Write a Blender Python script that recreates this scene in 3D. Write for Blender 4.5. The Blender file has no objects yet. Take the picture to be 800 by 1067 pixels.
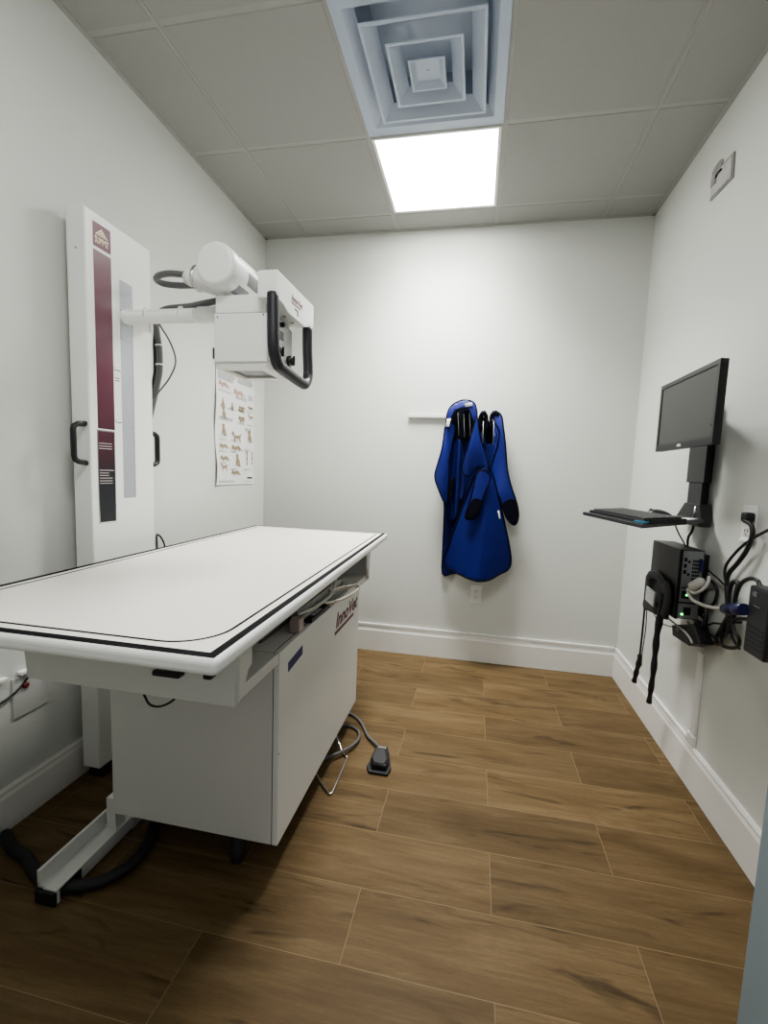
import bpy, bmesh, math, random
from mathutils import Vector, Matrix
random.seed(7)
C = bpy.context.scene.collection
sc = bpy.context.scene

# ------------------------------------------------------------------ camera
F, YA, PI_, RO = 463.087, -.1829, -.0983, .0375
CAM = Vector((.5727, -2.7421, 1.2251)); PX, PY = 408.59, 539.23
fw = Vector((math.sin(YA)*math.cos(PI_), math.cos(YA)*math.cos(PI_), math.sin(PI_)))
r0 = Vector((math.cos(YA), -math.sin(YA), 0)); u0 = r0.cross(fw)
rt = math.cos(RO)*r0 + math.sin(RO)*u0; up = -math.sin(RO)*r0 + math.cos(RO)*u0
cd = bpy.data.cameras.new('camera'); cam = bpy.data.objects.new('camera', cd); C.objects.link(cam)
M = Matrix((rt, up, -fw)).transposed().to_4x4(); M.translation = CAM; cam.matrix_world = M
cd.sensor_fit = 'HORIZONTAL'; cd.sensor_width = 36; cd.lens = 36*F/800
cd.shift_x = -(PX-400)/800; cd.shift_y = (PY-533.5)/800; cd.clip_start = .02
sc.camera = cam

def at(u, v, ax, val):
    """the point on the plane ax = val that is seen at the pixel u, v of the survey photo"""
    d = rt*((u-PX)/F) - up*((v-PY)/F) + fw
    i = 'xyz'.index(ax); t = (val-CAM[i])/d[i]
    return CAM + d*t

# ------------------------------------------------------------------ materials
def srgb(r, g, b):
    f = lambda c: (c/255/12.92) if c/255 <= .04045 else ((c/255+.055)/1.055)**2.4
    return (f(r), f(g), f(b), 1)
MATS = {}
def mat(name, col, rough=.5, metal=0, noise=0.0, nscale=40, bump=0, spec=.5, emit=None, estr=0, coat=0):
    if name in MATS: return MATS[name]
    m = bpy.data.materials.new(name); m.use_nodes = True; nt = m.node_tree; b = nt.nodes['Principled BSDF']
    b.inputs['Base Color'].default_value = col; b.inputs['Roughness'].default_value = rough
    b.inputs['Metallic'].default_value = metal; b.inputs['Specular IOR Level'].default_value = spec
    b.inputs['Coat Weight'].default_value = coat
    if emit: b.inputs['Emission Color'].default_value = emit; b.inputs['Emission Strength'].default_value = estr
    if noise or bump:
        tc = nt.nodes.new('ShaderNodeTexCoord'); nz = nt.nodes.new('ShaderNodeTexNoise')
        nz.inputs['Scale'].default_value = nscale; nz.inputs['Detail'].default_value = 4
        nt.links.new(tc.outputs['Object'], nz.inputs['Vector'])
        if noise:
            mx = nt.nodes.new('ShaderNodeMix'); mx.data_type = 'RGBA'
            mx.inputs[6].default_value = [c*(1-noise) for c in col[:3]]+[1]; mx.inputs[7].default_value = [min(1, c*(1+noise)) for c in col[:3]]+[1]
            nt.links.new(nz.outputs['Fac'], mx.inputs[0]); nt.links.new(mx.outputs[2], b.inputs['Base Color'])
        if bump:
            bp = nt.nodes.new('ShaderNodeBump'); bp.inputs['Strength'].default_value = bump; bp.inputs['Distance'].default_value = .002
            nt.links.new(nz.outputs['Fac'], bp.inputs['Height']); nt.links.new(bp.outputs['Normal'], b.inputs['Normal'])
    MATS[name] = m; return m

WALL = mat('wall_paint', (.63, .645, .615, 1), .6, noise=.012, nscale=3, bump=.12, spec=.3)
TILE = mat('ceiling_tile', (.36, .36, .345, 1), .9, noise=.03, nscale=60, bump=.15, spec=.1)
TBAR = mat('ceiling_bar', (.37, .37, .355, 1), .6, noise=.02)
BASEB = mat('baseboard_paint', (.76, .755, .73, 1), .35, noise=.01)
WHITE = mat('white_enamel', (.77, .78, .765, 1), .38, noise=.01, nscale=8)
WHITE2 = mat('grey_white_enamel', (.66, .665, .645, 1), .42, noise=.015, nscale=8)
PLASTW = mat('white_plastic', (.80, .80, .78, 1), .35)
CREAM = mat('cream_laminate', (.86, .835, .775, 1), .32, noise=.01, nscale=5)
BLACK = mat('black_plastic', (.012, .012, .014, 1), .4, noise=.15, nscale=30)
BLACKM = mat('black_metal', (.02, .021, .023, 1), .38, noise=.1, nscale=20)
RUBBER = mat('black_rubber', (.014, .015, .018, 1), .55, noise=.1)
CASE = mat('computer_case', (.032, .031, .03, 1), .42, noise=.06)
GREYP = mat('grey_steel', (.35, .36, .36, 1), .4, .6, noise=.05)
CHROME = mat('chrome', (.72, .71, .69, 1), .22, 1, noise=.02)
TRACK = mat('track_grey', (.40, .43, .455, 1), .4, .3, noise=.03)
CABLEG = mat('grey_cable', (.125, .125, .13, 1), .45, noise=.05)
CABLEW = mat('white_cable', (.55, .54, .50, 1), .45, noise=.03)
BLUEC = mat('blue_connector', (.012, .014, .07, 1), .4, noise=.05)
PORTG = mat('port_grey', (.26, .27, .28, 1), .4, .4, noise=.05)
HOLE = mat('dark_recess', (.006, .006, .006, 1), .8, noise=.1)
LED = mat('green_led', (.05, .6, .1, 1), .4, emit=(.1, 1, .2, 1), estr=3, noise=.01)
INKB = mat('black_line', (.004, .004, .006, 1), .7, noise=.02, spec=.15)
INKD = mat('dark_ink', (.06, .06, .065, 1), .6, noise=.05)
INKG = mat('grey_ink', (.36, .36, .38, 1), .7, noise=.05)
INKL = mat('light_ink', (.42, .38, .38, 1), .6, noise=.02)
MAROON = mat('maroon_ink', srgb(96, 28, 52), .45, noise=.04)
NAVY = mat('navy_sticker', srgb(38, 38, 105), .45, noise=.05)
PAPER = mat('paper', (.74, .745, .74, 1), .6, noise=.01, nscale=6)
TAN = mat('tan_drawing', srgb(150, 136, 112), .7, noise=.35, nscale=120)
PINK = mat('pink_drawing', srgb(186, 156, 142), .7, noise=.25, nscale=120)
CREAMINK = mat('cream_ink', srgb(226, 214, 190), .5, noise=.03)
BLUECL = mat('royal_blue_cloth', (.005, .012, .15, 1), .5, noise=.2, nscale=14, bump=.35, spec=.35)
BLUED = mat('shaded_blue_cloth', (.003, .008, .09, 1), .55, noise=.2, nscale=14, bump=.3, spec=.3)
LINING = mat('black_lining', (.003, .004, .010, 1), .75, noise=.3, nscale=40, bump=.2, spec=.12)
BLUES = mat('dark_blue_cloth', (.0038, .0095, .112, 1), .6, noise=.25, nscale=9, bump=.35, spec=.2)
SCREEN = mat('screen_glass', (.075, .078, .074, 1), .5, spec=.25, noise=.02, nscale=3)
VENT = mat('vent_enamel', (.43, .49, .60, 1), .4, noise=.015)
DOORP = mat('blue_grey_door_paint', (.24, .30, .33, 1), .5, noise=.03)
PLASTER = mat('bare_plaster', (.46, .46, .45, 1), .8, noise=.3, nscale=60, bump=.6)
METALG = mat('galvanised_metal', (.32, .32, .31, 1), .5, .5, noise=.15)
RED = mat('red_plastic', (.16, .015, .02, 1), .4, noise=.05)
PALEP = mat('pale_pink_plastic', (.45, .36, .35, 1), .5, noise=.05)
CYANE = mat('cyan_edge', (.03, .16, .26, 1), .4, noise=.05)
HANDLE = mat('handle_rubber', (.016, .017, .022, 1), .5, noise=.1)
PANELG = mat('panel_grey', (.46, .47, .46, 1), .4, .2, noise=.02)
YELL = mat('pale_yellow', (.55, .55, .38, 1), .5, noise=.05)
LIGHTM = bpy.data.materials.new('light_panel'); LIGHTM.use_nodes = True
_b = LIGHTM.node_tree.nodes['Principled BSDF']
_b.inputs['Base Color'].default_value = (.9, .9, .9, 1); _b.inputs['Emission Color'].default_value = (1.0, .985, .95, 1); _b.inputs['Emission Strength'].default_value = 9.5

def wood_floor():
    m = bpy.data.materials.new('wood_look_plank_tile'); m.use_nodes = True; nt = m.node_tree; N = nt.nodes.new; L = nt.links.new
    b = nt.nodes['Principled BSDF']
    tc = N('ShaderNodeTexCoord'); mp = N('ShaderNodeMapping')
    mp.inputs['Location'].default_value = (-.303-.3785+.757*10, .08+.2125*20, 0)
    L(tc.outputs['Object'], mp.inputs['Vector'])
    br = N('ShaderNodeTexBrick'); br.offset = .5; br.offset_frequency = 2; br.squash = 1
    br.inputs['Color1'].default_value = (0, 0, 0, 1); br.inputs['Color2'].default_value = (1, 1, 1, 1); br.inputs['Mortar'].default_value = (.5, .5, .5, 1)
    br.inputs['Scale'].default_value = 1; br.inputs['Mortar Size'].default_value = .0011; br.inputs['Mortar Smooth'].default_value = 0
    br.inputs['Bias'].default_value = 0; br.inputs['Brick Width'].default_value = .757; br.inputs['Row Height'].default_value = .2125
    L(mp.outputs[0], br.inputs['Vector'])
    # per plank shift of the grain
    sh = N('ShaderNodeVectorMath'); sh.operation = 'SCALE'; sh.inputs[3].default_value = 37.0; L(br.outputs['Color'], sh.inputs[0])
    ad = N('ShaderNodeVectorMath'); ad.operation = 'ADD'; L(mp.outputs[0], ad.inputs[0]); L(sh.outputs[0], ad.inputs[1])
    def noise(sx, sy, detail, dist=0, rough=.55):
        mm = N('ShaderNodeMapping'); mm.inputs['Scale'].default_value = (sx, sy, 1); L(ad.outputs[0], mm.inputs['Vector'])
        n = N('ShaderNodeTexNoise'); n.inputs['Scale'].default_value = 1; n.inputs['Detail'].default_value = detail; n.inputs['Distortion'].default_value = dist; n.inputs['Roughness'].default_value = rough
        L(mm.outputs[0], n.inputs['Vector']); return n
    n1 = noise(2.2, 12, 5, .9); n2 = noise(5, 95, 4, .3); n3 = noise(1.4, 9, 3, 2.2, .6); n4 = noise(60, 500, 2)
    cr = N('ShaderNodeValToRGB'); e = cr.color_ramp.elements
    e[0].position = .28; e[0].color = (.098, .064, .030, 1); e[1].position = .72; e[1].color = (.168, .118, .062, 1)
    e2 = e.new(.47); e2.color = (.130, .087, .043, 1)
    L(n1.outputs['Fac'], cr.inputs[0])
    # fine grain
    def mul(a, fac_node, lo, hi, amt, p0=.3, p1=.7):
        r = N('ShaderNodeMapRange'); r.inputs[1].default_value = p0; r.inputs[2].default_value = p1; r.inputs[3].default_value = lo; r.inputs[4].default_value = hi
        L(fac_node, r.inputs[0])
        x = N('ShaderNodeMix'); x.data_type = 'RGBA'; x.blend_type = 'MULTIPLY'; x.inputs[0].default_value = amt
        L(a, x.inputs[6]); L(r.outputs[0], x.inputs[7]); return x.outputs[2]
    c = mul(cr.outputs[0], n2.outputs['Fac'], .86, 1.10, 1)
    c = mul(c, n3.outputs['Fac'], .50, 1.03, 1, .29, .41)
    c = mul(c, n4.outputs['Fac'], .92, 1.08, 1)
    c = mul(c, br.outputs['Color'], .86, 1.14, 1, 0, 1)
    mx = N('ShaderNodeMix'); mx.data_type = 'RGBA'; mx.inputs[7].default_value = (.215, .155, .088, 1)
    L(br.outputs['Fac'], mx.inputs[0]); L(c, mx.inputs[6]); L(mx.outputs[2], b.inputs['Base Color'])
    b.inputs['Roughness'].default_value = .55; b.inputs['Specular IOR Level'].default_value = .16
    bp = N('ShaderNodeBump'); bp.inputs['Strength'].default_value = .25; bp.inputs['Distance'].default_value = .0015
    inv = N('ShaderNodeMath'); inv.operation = 'SUBTRACT'; inv.inputs[0].default_value = 1; L(br.outputs['Fac'], inv.inputs[1])
    ml = N('ShaderNodeMath'); ml.operation = 'MULTIPLY_ADD'; ml.inputs[1].default_value = .15; L(n2.outputs['Fac'], ml.inputs[0]); L(inv.outputs[0], ml.inputs[2])
    L(ml.outputs[0], bp.inputs['Height']); L(bp.outputs[0], b.inputs['Normal'])
    return m
FLOORM = wood_floor()

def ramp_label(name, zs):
    """printed label whose colour ramp, painted-in reflection included, runs over its height (object Z)"""
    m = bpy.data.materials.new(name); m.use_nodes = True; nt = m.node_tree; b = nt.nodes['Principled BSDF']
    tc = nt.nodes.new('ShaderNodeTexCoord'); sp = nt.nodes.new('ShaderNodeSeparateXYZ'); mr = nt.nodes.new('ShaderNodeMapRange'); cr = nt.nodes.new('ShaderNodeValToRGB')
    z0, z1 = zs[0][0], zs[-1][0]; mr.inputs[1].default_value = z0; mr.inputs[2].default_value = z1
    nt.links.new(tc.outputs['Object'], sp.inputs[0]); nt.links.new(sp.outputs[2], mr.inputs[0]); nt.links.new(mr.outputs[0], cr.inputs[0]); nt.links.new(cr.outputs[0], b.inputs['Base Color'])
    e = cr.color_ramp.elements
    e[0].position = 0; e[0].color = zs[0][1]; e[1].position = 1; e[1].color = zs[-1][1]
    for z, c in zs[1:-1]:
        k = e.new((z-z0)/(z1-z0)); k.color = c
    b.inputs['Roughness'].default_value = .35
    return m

# ------------------------------------------------------------------ mesh helpers
def box(bm, x0, x1, y0, y1, z0, z1, bev=0, seg=2, mi=0):
    t = bmesh.new(); bmesh.ops.create_cube(t, size=1)
    for v in t.verts: v.co = Vector(((x0+x1)/2+v.co.x*(x1-x0), (y0+y1)/2+v.co.y*(y1-y0), (z0+z1)/2+v.co.z*(z1-z0)))
    if bev: bmesh.ops.bevel(t, geom=t.edges[:], offset=bev, segments=seg, affect='EDGES', profile=.5)
    merge(bm, t, mi); return bm
def merge(bm, t, mi=0, mtx=None):
    if mtx is not None: t.transform(mtx)
    mp = {v: bm.verts.new(v.co) for v in t.verts}
    for f in t.faces:
        try:
            nf = bm.faces.new([mp[v] for v in f.verts]); nf.material_index = mi if mi else f.material_index; nf.smooth = f.smooth
        except ValueError: pass
    t.free()
def smooth_path(pts, n=6, closed=False):
    P = [Vector(p) for p in pts]; out = []
    m = len(P)
    rng = range(m) if closed else range(m-1)
    for i in rng:
        p1, p2 = P[i], P[(i+1) % m]
        p0 = P[(i-1) % m] if (closed or i > 0) else p1*2-p2
        p3 = P[(i+2) % m] if (closed or i+2 < m) else p2*2-p1
        for k in range(n):
            t = k/n
            out.append(.5*((2*p1)+(p2-p0)*t+(2*p0-5*p1+4*p2-p3)*t*t+(3*p1-p0-3*p2+p3)*t**3))
    if not closed: out.append(P[-1])
    return out
def tube(bm, pts, r, n=10, closed=False, flat=1.0, nrm=None, mi=0):
    P = [Vector(p) for p in pts]; m = len(P); rings = []
    prev = None
    for i, p in enumerate(P):
        a = P[(i-1) % m] if (closed or i > 0) else p; b = P[(i+1) % m] if (closed or i < m-1) else p
        t = (b-a); t = t.normalized() if t.length > 1e-9 else Vector((0, 0, 1))
        if nrm is not None: s = Vector(nrm)-t*Vector(nrm).dot(t); s = s.normalized() if s.length > 1e-6 else t.orthogonal().normalized()
        elif prev is None: s = t.orthogonal().normalized()
        else:
            s = prev-t*prev.dot(t); s = s.normalized() if s.length > 1e-6 else t.orthogonal().normalized()
        prev = s; q = t.cross(s)
        rr = r[i] if isinstance(r, (list, tuple)) else r
        rings.append([bm.verts.new(p+s*rr*flat*math.cos(2*math.pi*k/n)+q*rr*math.sin(2*math.pi*k/n)) for k in range(n)])
    for i in range(m if closed else m-1):
        A, B = rings[i], rings[(i+1) % m]
        for k in range(n):
            f = bm.faces.new([A[k], A[(k+1) % n], B[(k+1) % n], B[k]]); f.smooth = True; f.material_index = mi
    if not closed:
        for R in (rings[0][::-1], rings[-1]):
            f = bm.faces.new(R); f.material_index = mi
    return bm
def lathe(bm, p0, p1, prof, n=40, mi=0):
    """revolve profile (t along p0->p1 in metres, radius)"""
    p0, p1 = Vector(p0), Vector(p1); d = (p1-p0).normalized(); s = d.orthogonal().normalized(); q = d.cross(s)
    rings = [[bm.verts.new(p0+d*t+(s*math.cos(2*math.pi*k/n)+q*math.sin(2*math.pi*k/n))*r) for k in range(n)] for t, r in prof]
    for A, B in zip(rings, rings[1:]):
        for k in range(n):
            f = bm.faces.new([A[k], A[(k+1) % n], B[(k+1) % n], B[k]]); f.smooth = True; f.material_index = mi
    for R in (rings[0][::-1], rings[-1]):
        f = bm.faces.new(R); f.material_index = mi
    return bm
def prism(bm, pts, axis, a, b, bev=0, mi=0):
    """polygon pts (the two other axes, in xyz order) extruded along axis from a to b"""
    i = 'xyz'.index(axis); t = bmesh.new()
    def mk(p, c):
        q = list(p); q.insert(i, c); return t.verts.new(q)
    A = [mk(p, a) for p in pts]; B = [mk(p, b) for p in pts]; n = len(pts)
    t.faces.new(A); t.faces.new(B[::-1])
    for k in range(n): t.faces.new([A[k], B[k], B[(k+1) % n], A[(k+1) % n]])
    bmesh.ops.recalc_face_normals(t, faces=t.faces[:])
    if bev: bmesh.ops.bevel(t, geom=t.edges[:], offset=bev, segments=2, affect='EDGES', profile=.5)
    merge(bm, t, mi); return bm
def rrect(x0, x1, y0, y1, r, n=8):
    """rounded rectangle, one radius per corner in the order (x0,y0),(x1,y0),(x1,y1),(x0,y1)"""
    rs = r if isinstance(r, (list, tuple)) else [r]*4; out = []
    cs = [(x0, y0, 1, 1, 180), (x1, y0, -1, 1, 270), (x1, y1, -1, -1, 0), (x0, y1, 1, -1, 90)]
    for (x, y, sx, sy, a0), rr in zip(cs, rs):
        if rr == 0: out.append((x, y)); continue
        for k in range(n+1):
            a = math.radians(a0+90*k/n); out.append((x+sx*rr+rr*math.cos(a), y+sy*rr+rr*math.sin(a)))
    return out
def band(bm, outer, inner, z0, z1, fn=lambda x, y, z: (x, y, z), mi=0):
    """flat closed band between two loops with the same number of points"""
    n = len(outer)
    V = [[bm.verts.new(fn(*p, z)) for p in L] for L, z in ((outer, z1), (inner, z1), (inner, z0), (outer, z0))]
    for a in range(4):
        A, B = V[a], V[(a+1) % 4]
        for k in range(n):
            f = bm.faces.new([A[k], A[(k+1) % n], B[(k+1) % n], B[k]]); f.material_index = mi
    bmesh.ops.recalc_face_normals(bm, faces=bm.faces[:])
def obj(name, bm, m, parent=None, smooth=None):
    me = bpy.data.meshes.new(name)
    if smooth is not None:
        for f in bm.faces: f.smooth = smooth
    bm.to_mesh(me); bm.free()
    for k in (m if isinstance(m, (list, tuple)) else [m]): me.materials.append(k)
    o = bpy.data.objects.new(name, me); C.objects.link(o)
    if parent is not None:
        o.parent = parent; b = parent; off = Vector((0, 0, 0))
        while b is not None: off += b.location; b = b.parent
        o.location = -off
    return o
def tag(o, label, cat, group=None, kind=None):
    o['label'] = label; o['category'] = cat
    if group: o['group'] = group
    if kind: o['kind'] = kind
    return o
def thing(name, label, cat, loc, group=None):
    o = bpy.data.objects.new(name, None); C.objects.link(o); o.location = loc; o.empty_display_size = .1
    return tag(o, label, cat, group)
def struct(name, bm, m, parent=None):
    o = obj(name, bm, m, parent)
    if parent is None: o['kind'] = 'structure'
    return o
B = bmesh.new
def text(s, size, origin, right, upv, depth=.0006, shear=0, bold=0, width=None, height=None):
    cu = bpy.data.curves.new('t', 'FONT'); cu.body = s; cu.size = size; cu.extrude = depth/2; cu.shear = shear; cu.offset = bold
    o = bpy.data.objects.new('t', cu); C.objects.link(o)
    dg = bpy.context.evaluated_depsgraph_get(); me = bpy.data.meshes.new_from_object(o.evaluated_get(dg))
    bpy.data.objects.remove(o); bpy.data.curves.remove(cu)
    t = bmesh.new(); t.from_mesh(me); bpy.data.meshes.remove(me)
    xs = [v.co.x for v in t.verts]; ys = [v.co.y for v in t.verts]
    sx = width/(max(xs)-min(xs)) if width else 1; sy = height/(max(ys)-min(ys)) if height else (sx if width else 1)
    R, U = Vector(right).normalized(), Vector(upv).normalized(); Nn = R.cross(U); O = Vector(origin)
    x0, y0 = min(xs), min(ys)
    for v in t.verts: v.co = O+R*(v.co.x-x0)*sx+U*(v.co.y-y0)*sy+Nn*v.co.z
    return t

# ------------------------------------------------------------------ room
H, XL, XR, YB, YF = 2.755, -.904, 1.499, .189, -2.70
T = .6096
b = B(); box(b, XL-.12, XR+.12, -5.2, YB+.12, -.1, 0); struct('floor', b, FLOORM)
b = B(); box(b, XL-.12, XR+.12, YB, YB+.12, 0, 3.0); struct('wall_back', b, WALL)
b = B(); box(b, XL-.12, XL, YF, YB, 0, 3.0); struct('wall_left', b, WALL)
b = B(); box(b, XR, XR+.12, YF, YB, 0, 3.0); struct('wall_right', b, WALL)
b = B(); box(b, XL-.12, .22, YF-.1, YF, 0, 3.0); box(b, 1.24, XR+.12, YF-.1, YF, 0, 3.0); box(b, .22, 1.24, YF-.1, YF, 2.1, 3.0); struct('wall_front', b, WALL)
# ceiling: recessed tiles between bars, one opening for the light and one for the vent
b = B()
gx = [XL]+[i*T for i in (-1, 0, 1, 2)]+[XR]; gy = [YF]+[j*T for j in (-4, -3, -2, -1, 0)]+[YB]
for i in range(len(gx)-1):
    for j in range(len(gy)-1):
        if i == 2 and j in (3, 4): continue
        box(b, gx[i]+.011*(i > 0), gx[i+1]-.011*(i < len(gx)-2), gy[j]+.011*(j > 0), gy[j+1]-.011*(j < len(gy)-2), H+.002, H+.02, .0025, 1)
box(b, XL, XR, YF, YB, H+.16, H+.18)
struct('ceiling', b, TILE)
b = B()
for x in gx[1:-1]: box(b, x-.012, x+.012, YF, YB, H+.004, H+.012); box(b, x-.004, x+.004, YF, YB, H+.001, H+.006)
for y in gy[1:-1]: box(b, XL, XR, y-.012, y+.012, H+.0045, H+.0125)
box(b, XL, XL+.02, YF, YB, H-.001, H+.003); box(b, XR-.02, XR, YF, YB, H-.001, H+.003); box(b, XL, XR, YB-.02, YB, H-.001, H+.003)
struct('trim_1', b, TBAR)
def baseboard(name, pts, h, axis, a, c):
    bb = B(); prism(bb, pts, axis, a, c); return struct(name, bb, BASEB)
hb = .170
prof = lambda s, w, h: [(w, 0), (w+s*.017, 0), (w+s*.017, h-.03), (w+s*.013, h-.018), (w+s*.013, h-.008), (w+s*.008, h), (w, h)]
baseboard('baseboard_back', prof(-1, YB, hb), hb, 'x', XL, XR)
def basex(name, s, w, h, a, c):
    bb = B(); prism(bb, [(p[0], p[1]) for p in prof(s, w, h)], 'y', a, c); return struct(name, bb, BASEB)
basex('baseboard_left', 1, XL, .146, YF, YB-.017)
basex('baseboard_right', -1, XR, hb, YF, YB-.017)
b = B(); box(b, 1.2, 1.242, -2.62, -1.745, .012, 2.05, .002); d = struct('door_1', b, DOORP)
b = B(); tube(b, [(1.2, -1.81, 1.0), (1.15, -1.81, 1.0)], .011); tube(b, [(1.15, -1.81, 1.0), (1.15, -1.93, 1.0)], .009); obj('door_handle', b, CHROME, d)

# ------------------------------------------------------------------ ceiling things
t = thing('ceiling_light', 'square glowing flat panel light set in the white ceiling grid', 'light', (.305, -.305, H))
b = B(); band(b, rrect(.012, .598, -.598, -.012, .002, 2), rrect(.026, .584, -.588, -.026, .002, 2), H-.002, H+.02); obj('frame', b, PLASTW, t)
b = B(); box(b, .026, .584, -.588, -.026, H+.001, H+.012); obj('diffuser', b, LIGHTM, t)

t = thing('ceiling_vent', 'square white air vent of nested louvre frames beside the ceiling light', 'vent', (.305, -.915, H))
cx, cy = .310, -.925
def sq(a, x=cx, y=cy): return [(x-a/2, y-a/2), (x+a/2, y-a/2), (x+a/2, y+a/2), (x-a/2, y+a/2)]
b = B(); band(b, sq(.598, .305, -.915), sq(.52, .305, -.92), H-.003, H+.003)
# sloping throat up to the duct
V = [[b.verts.new((*p, z)) for p in L] for L, z in ((sq(.52, .305, -.92), H-.003), (sq(.455), H+.022), (sq(.42), H+.15))]
for A, D in zip(V, V[1:]):
    for k in range(4): b.faces.new([A[k], A[(k+1) % 4], D[(k+1) % 4], D[k]])
obj('mounting_frame', b, VENT, t)
for a, in_, zl, zh in ((.435, .325, H-.022, H+.016), (.275, .175, H-.026, H+.010)):
    b = B(); V = [[b.verts.new((*p, z)) for p in sq(s)] for s, z in ((a, zl+.004), (a, zl), (a-.020, zl), (in_, zh), (in_+.01, zh+.003), (a, zl+.004))]
    for A, D in zip(V, V[1:]):
        for k in range(4): b.faces.new([A[k], A[(k+1) % 4], D[(k+1) % 4], D[k]])
    bmesh.ops.recalc_face_normals(b, faces=b.faces[:]); obj('louvre_frame', b, VENT, t)
b = B(); V = [[b.verts.new((*p, z)) for p in sq(s)] for s, z in ((.05, H+.02), (.135, H-.025), (.135, H-.029), (.122, H-.029), (.085, H-.013))]
for A, D in zip(V, V[1:]):
    for k in range(4): b.faces.new([A[k], A[(k+1) % 4], D[(k+1) % 4], D[k]])
b.faces.new(V[-1]); b.faces.new(V[0]); bmesh.ops.recalc_face_normals(b, faces=b.faces[:])
lathe(b, (cx, cy, H-.0135), (cx, cy, H-.02), [(0, .006), (.002, .005)], 12)
obj('centre_pan', b, VENT, t)
b = B(); box(b, cx-.225, cx+.225, cy-.225, cy+.225, H+.146, H+.152); obj('damper', b, VENT, t)

# unfinished electrical box high on the right wall
t = thing('wall_opening', 'uncovered electrical box opening high on the right wall near the ceiling', 'electrical box', (XR, -.58, 2.43))
b = B(); prism(b, [(-.492, 2.548), (-.664, 2.530), (-.672, 2.428), (-.496, 2.440)], 'x', XR-.006, XR+.0); obj('plate_surround', b, METALG, t)
b = B(); prism(b, [(-.500, 2.536), (-.655, 2.520), (-.662, 2.438), (-.503, 2.450)], 'x', XR-.009, XR-.004); obj('box_back', b, PLASTER, t)
b = B(); prism(b, [(-.503, 2.524), (-.545, 2.521), (-.545, 2.486), (-.503, 2.489)], 'x', XR-.012, XR-.007); obj('cable_clamp', b, METALG, t)
b = B(); tube(b, smooth_path([(XR-.008, -.535, 2.507), (XR-.016, -.56, 2.512), (XR-.012, -.585, 2.515)], 4), .004, 6); obj('wire_stub', b, BLACK, t)
b = B(); prism(b, [(-.53+.045*math.cos(a*math.pi/8), 2.556+.018*math.sin(a*math.pi/8)) for a in range(16)], 'x', XR-.004, XR-.001); obj('knockout_tab', b, METALG, t)

# ------------------------------------------------------------------ x-ray stand
TX, TY0, TY1, TZ0, TZ1 = -.79, -1.362, -1.045, .05, 2.098
t = thing('xray_stand', 'tall white x-ray column on the left wall with a tube head on its arm', 'x-ray stand', (-.83, -1.2, 0))
b = B(); box(b, -.866, TX, TY0, TY1, TZ0, TZ1, .005, 2); obj('column_housing', b, WHITE, t)
b = B(); box(b, -.86, -.80, -1.34, -1.30, 0, .055); obj('floor_foot', b, BLACKM, t); b = B(); box(b, -.86, -.80, -1.10, -1.06, 0, .055); obj('floor_foot', b, BLACKM, t)
b = B(); box(b, -.904, -.862, -1.26, -1.14, 1.9, 1.96); obj('wall_bracket', b, WHITE2, t); b = B(); box(b, -.904, -.862, -1.26, -1.14, .6, .66); obj('wall_bracket', b, WHITE2, t)
tm = ramp_label('maroon_label', [(1.0, srgb(26, 30, 36)), (1.18, srgb(34, 34, 40)), (1.24, srgb(58, 30, 40)), (1.34, srgb(72, 28, 44)), (1.55, srgb(88, 24, 52)), (1.75, srgb(106, 66, 80)), (2.0, srgb(116, 86, 94))])  # upper stops paint reflected haze into the maroon; colour darkens towards the bottom
lx = TX+.0008
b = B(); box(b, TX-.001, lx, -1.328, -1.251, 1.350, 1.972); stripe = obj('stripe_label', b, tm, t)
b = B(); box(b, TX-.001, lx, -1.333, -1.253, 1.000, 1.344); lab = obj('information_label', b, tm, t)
b = B()
box(b, lx-.0006, lx+.0006, -1.333, -1.330, 1.0, 1.344); box(b, lx-.0006, lx+.0006, -1.256, -1.253, 1.0, 1.344)
box(b, lx-.0006, lx+.0006, -1.333, -1.253, 1.0, 1.004); box(b, lx-.0006, lx+.0006, -1.333, -1.253, 1.341, 1.345); obj('label_border', b, CHROME, lab)
b = B()
for z, w in ((1.295, .058), (1.285, .058), (1.276, .058), (1.196, .066), (1.186, .042), (1.177, .042), (1.167, .058), (1.157, .058), (1.148, .058)):
    box(b, lx-.0006, lx+.0006, -1.326, -1.326+w, z, z+.003)
obj('label_print', b, INKL, lab)
b = B(); box(b, TX-.001, lx, -1.328, -1.251, 1.984, 2.066); logo = obj('logo_label', b, mat('maroon_logo', srgb(98, 42, 62), .4, noise=.02), t)
b = B()
pm = lambda L: prism(b, L, 'x', lx-.0006, lx+.0008)
pm([(-1.319, 2.0265), (-1.291, 2.052), (-1.262, 2.0265), (-1.268, 2.0265), (-1.291, 2.046), (-1.311, 2.0265)])
pm([(-1.308, 2.0265), (-1.291, 2.0425), (-1.272, 2.0265), (-1.280, 2.0265), (-1.291, 2.036), (-1.301, 2.0265)])
pm([(-1.298, 2.0265), (-1.291, 2.0325), (-1.284, 2.0265)])
merge(b, text('SUMMIT', .03, (lx+.0002, -1.320, 1.997), (0, 1, 0), (0, 0, 1), width=.060, height=.025, bold=.0006))
obj('logo_print', b, CREAMINK, logo)
b = B(); box(b, TX-.001, TX+.0006, -1.213, -1.152, 1.090, 1.912); tr = obj('carriage_track', b, TRACK, t)
b = B(); box(b, TX, TX+.001, -1.214, -1.151, 1.910, 1.914); box(b, TX, TX+.001, -1.154, -1.151, 1.09, 1.914); box(b, TX, TX+.001, -1.213, -1.152, 1.367, 1.369); obj('track_edge', b, GREYP, tr)
b = B()
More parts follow.
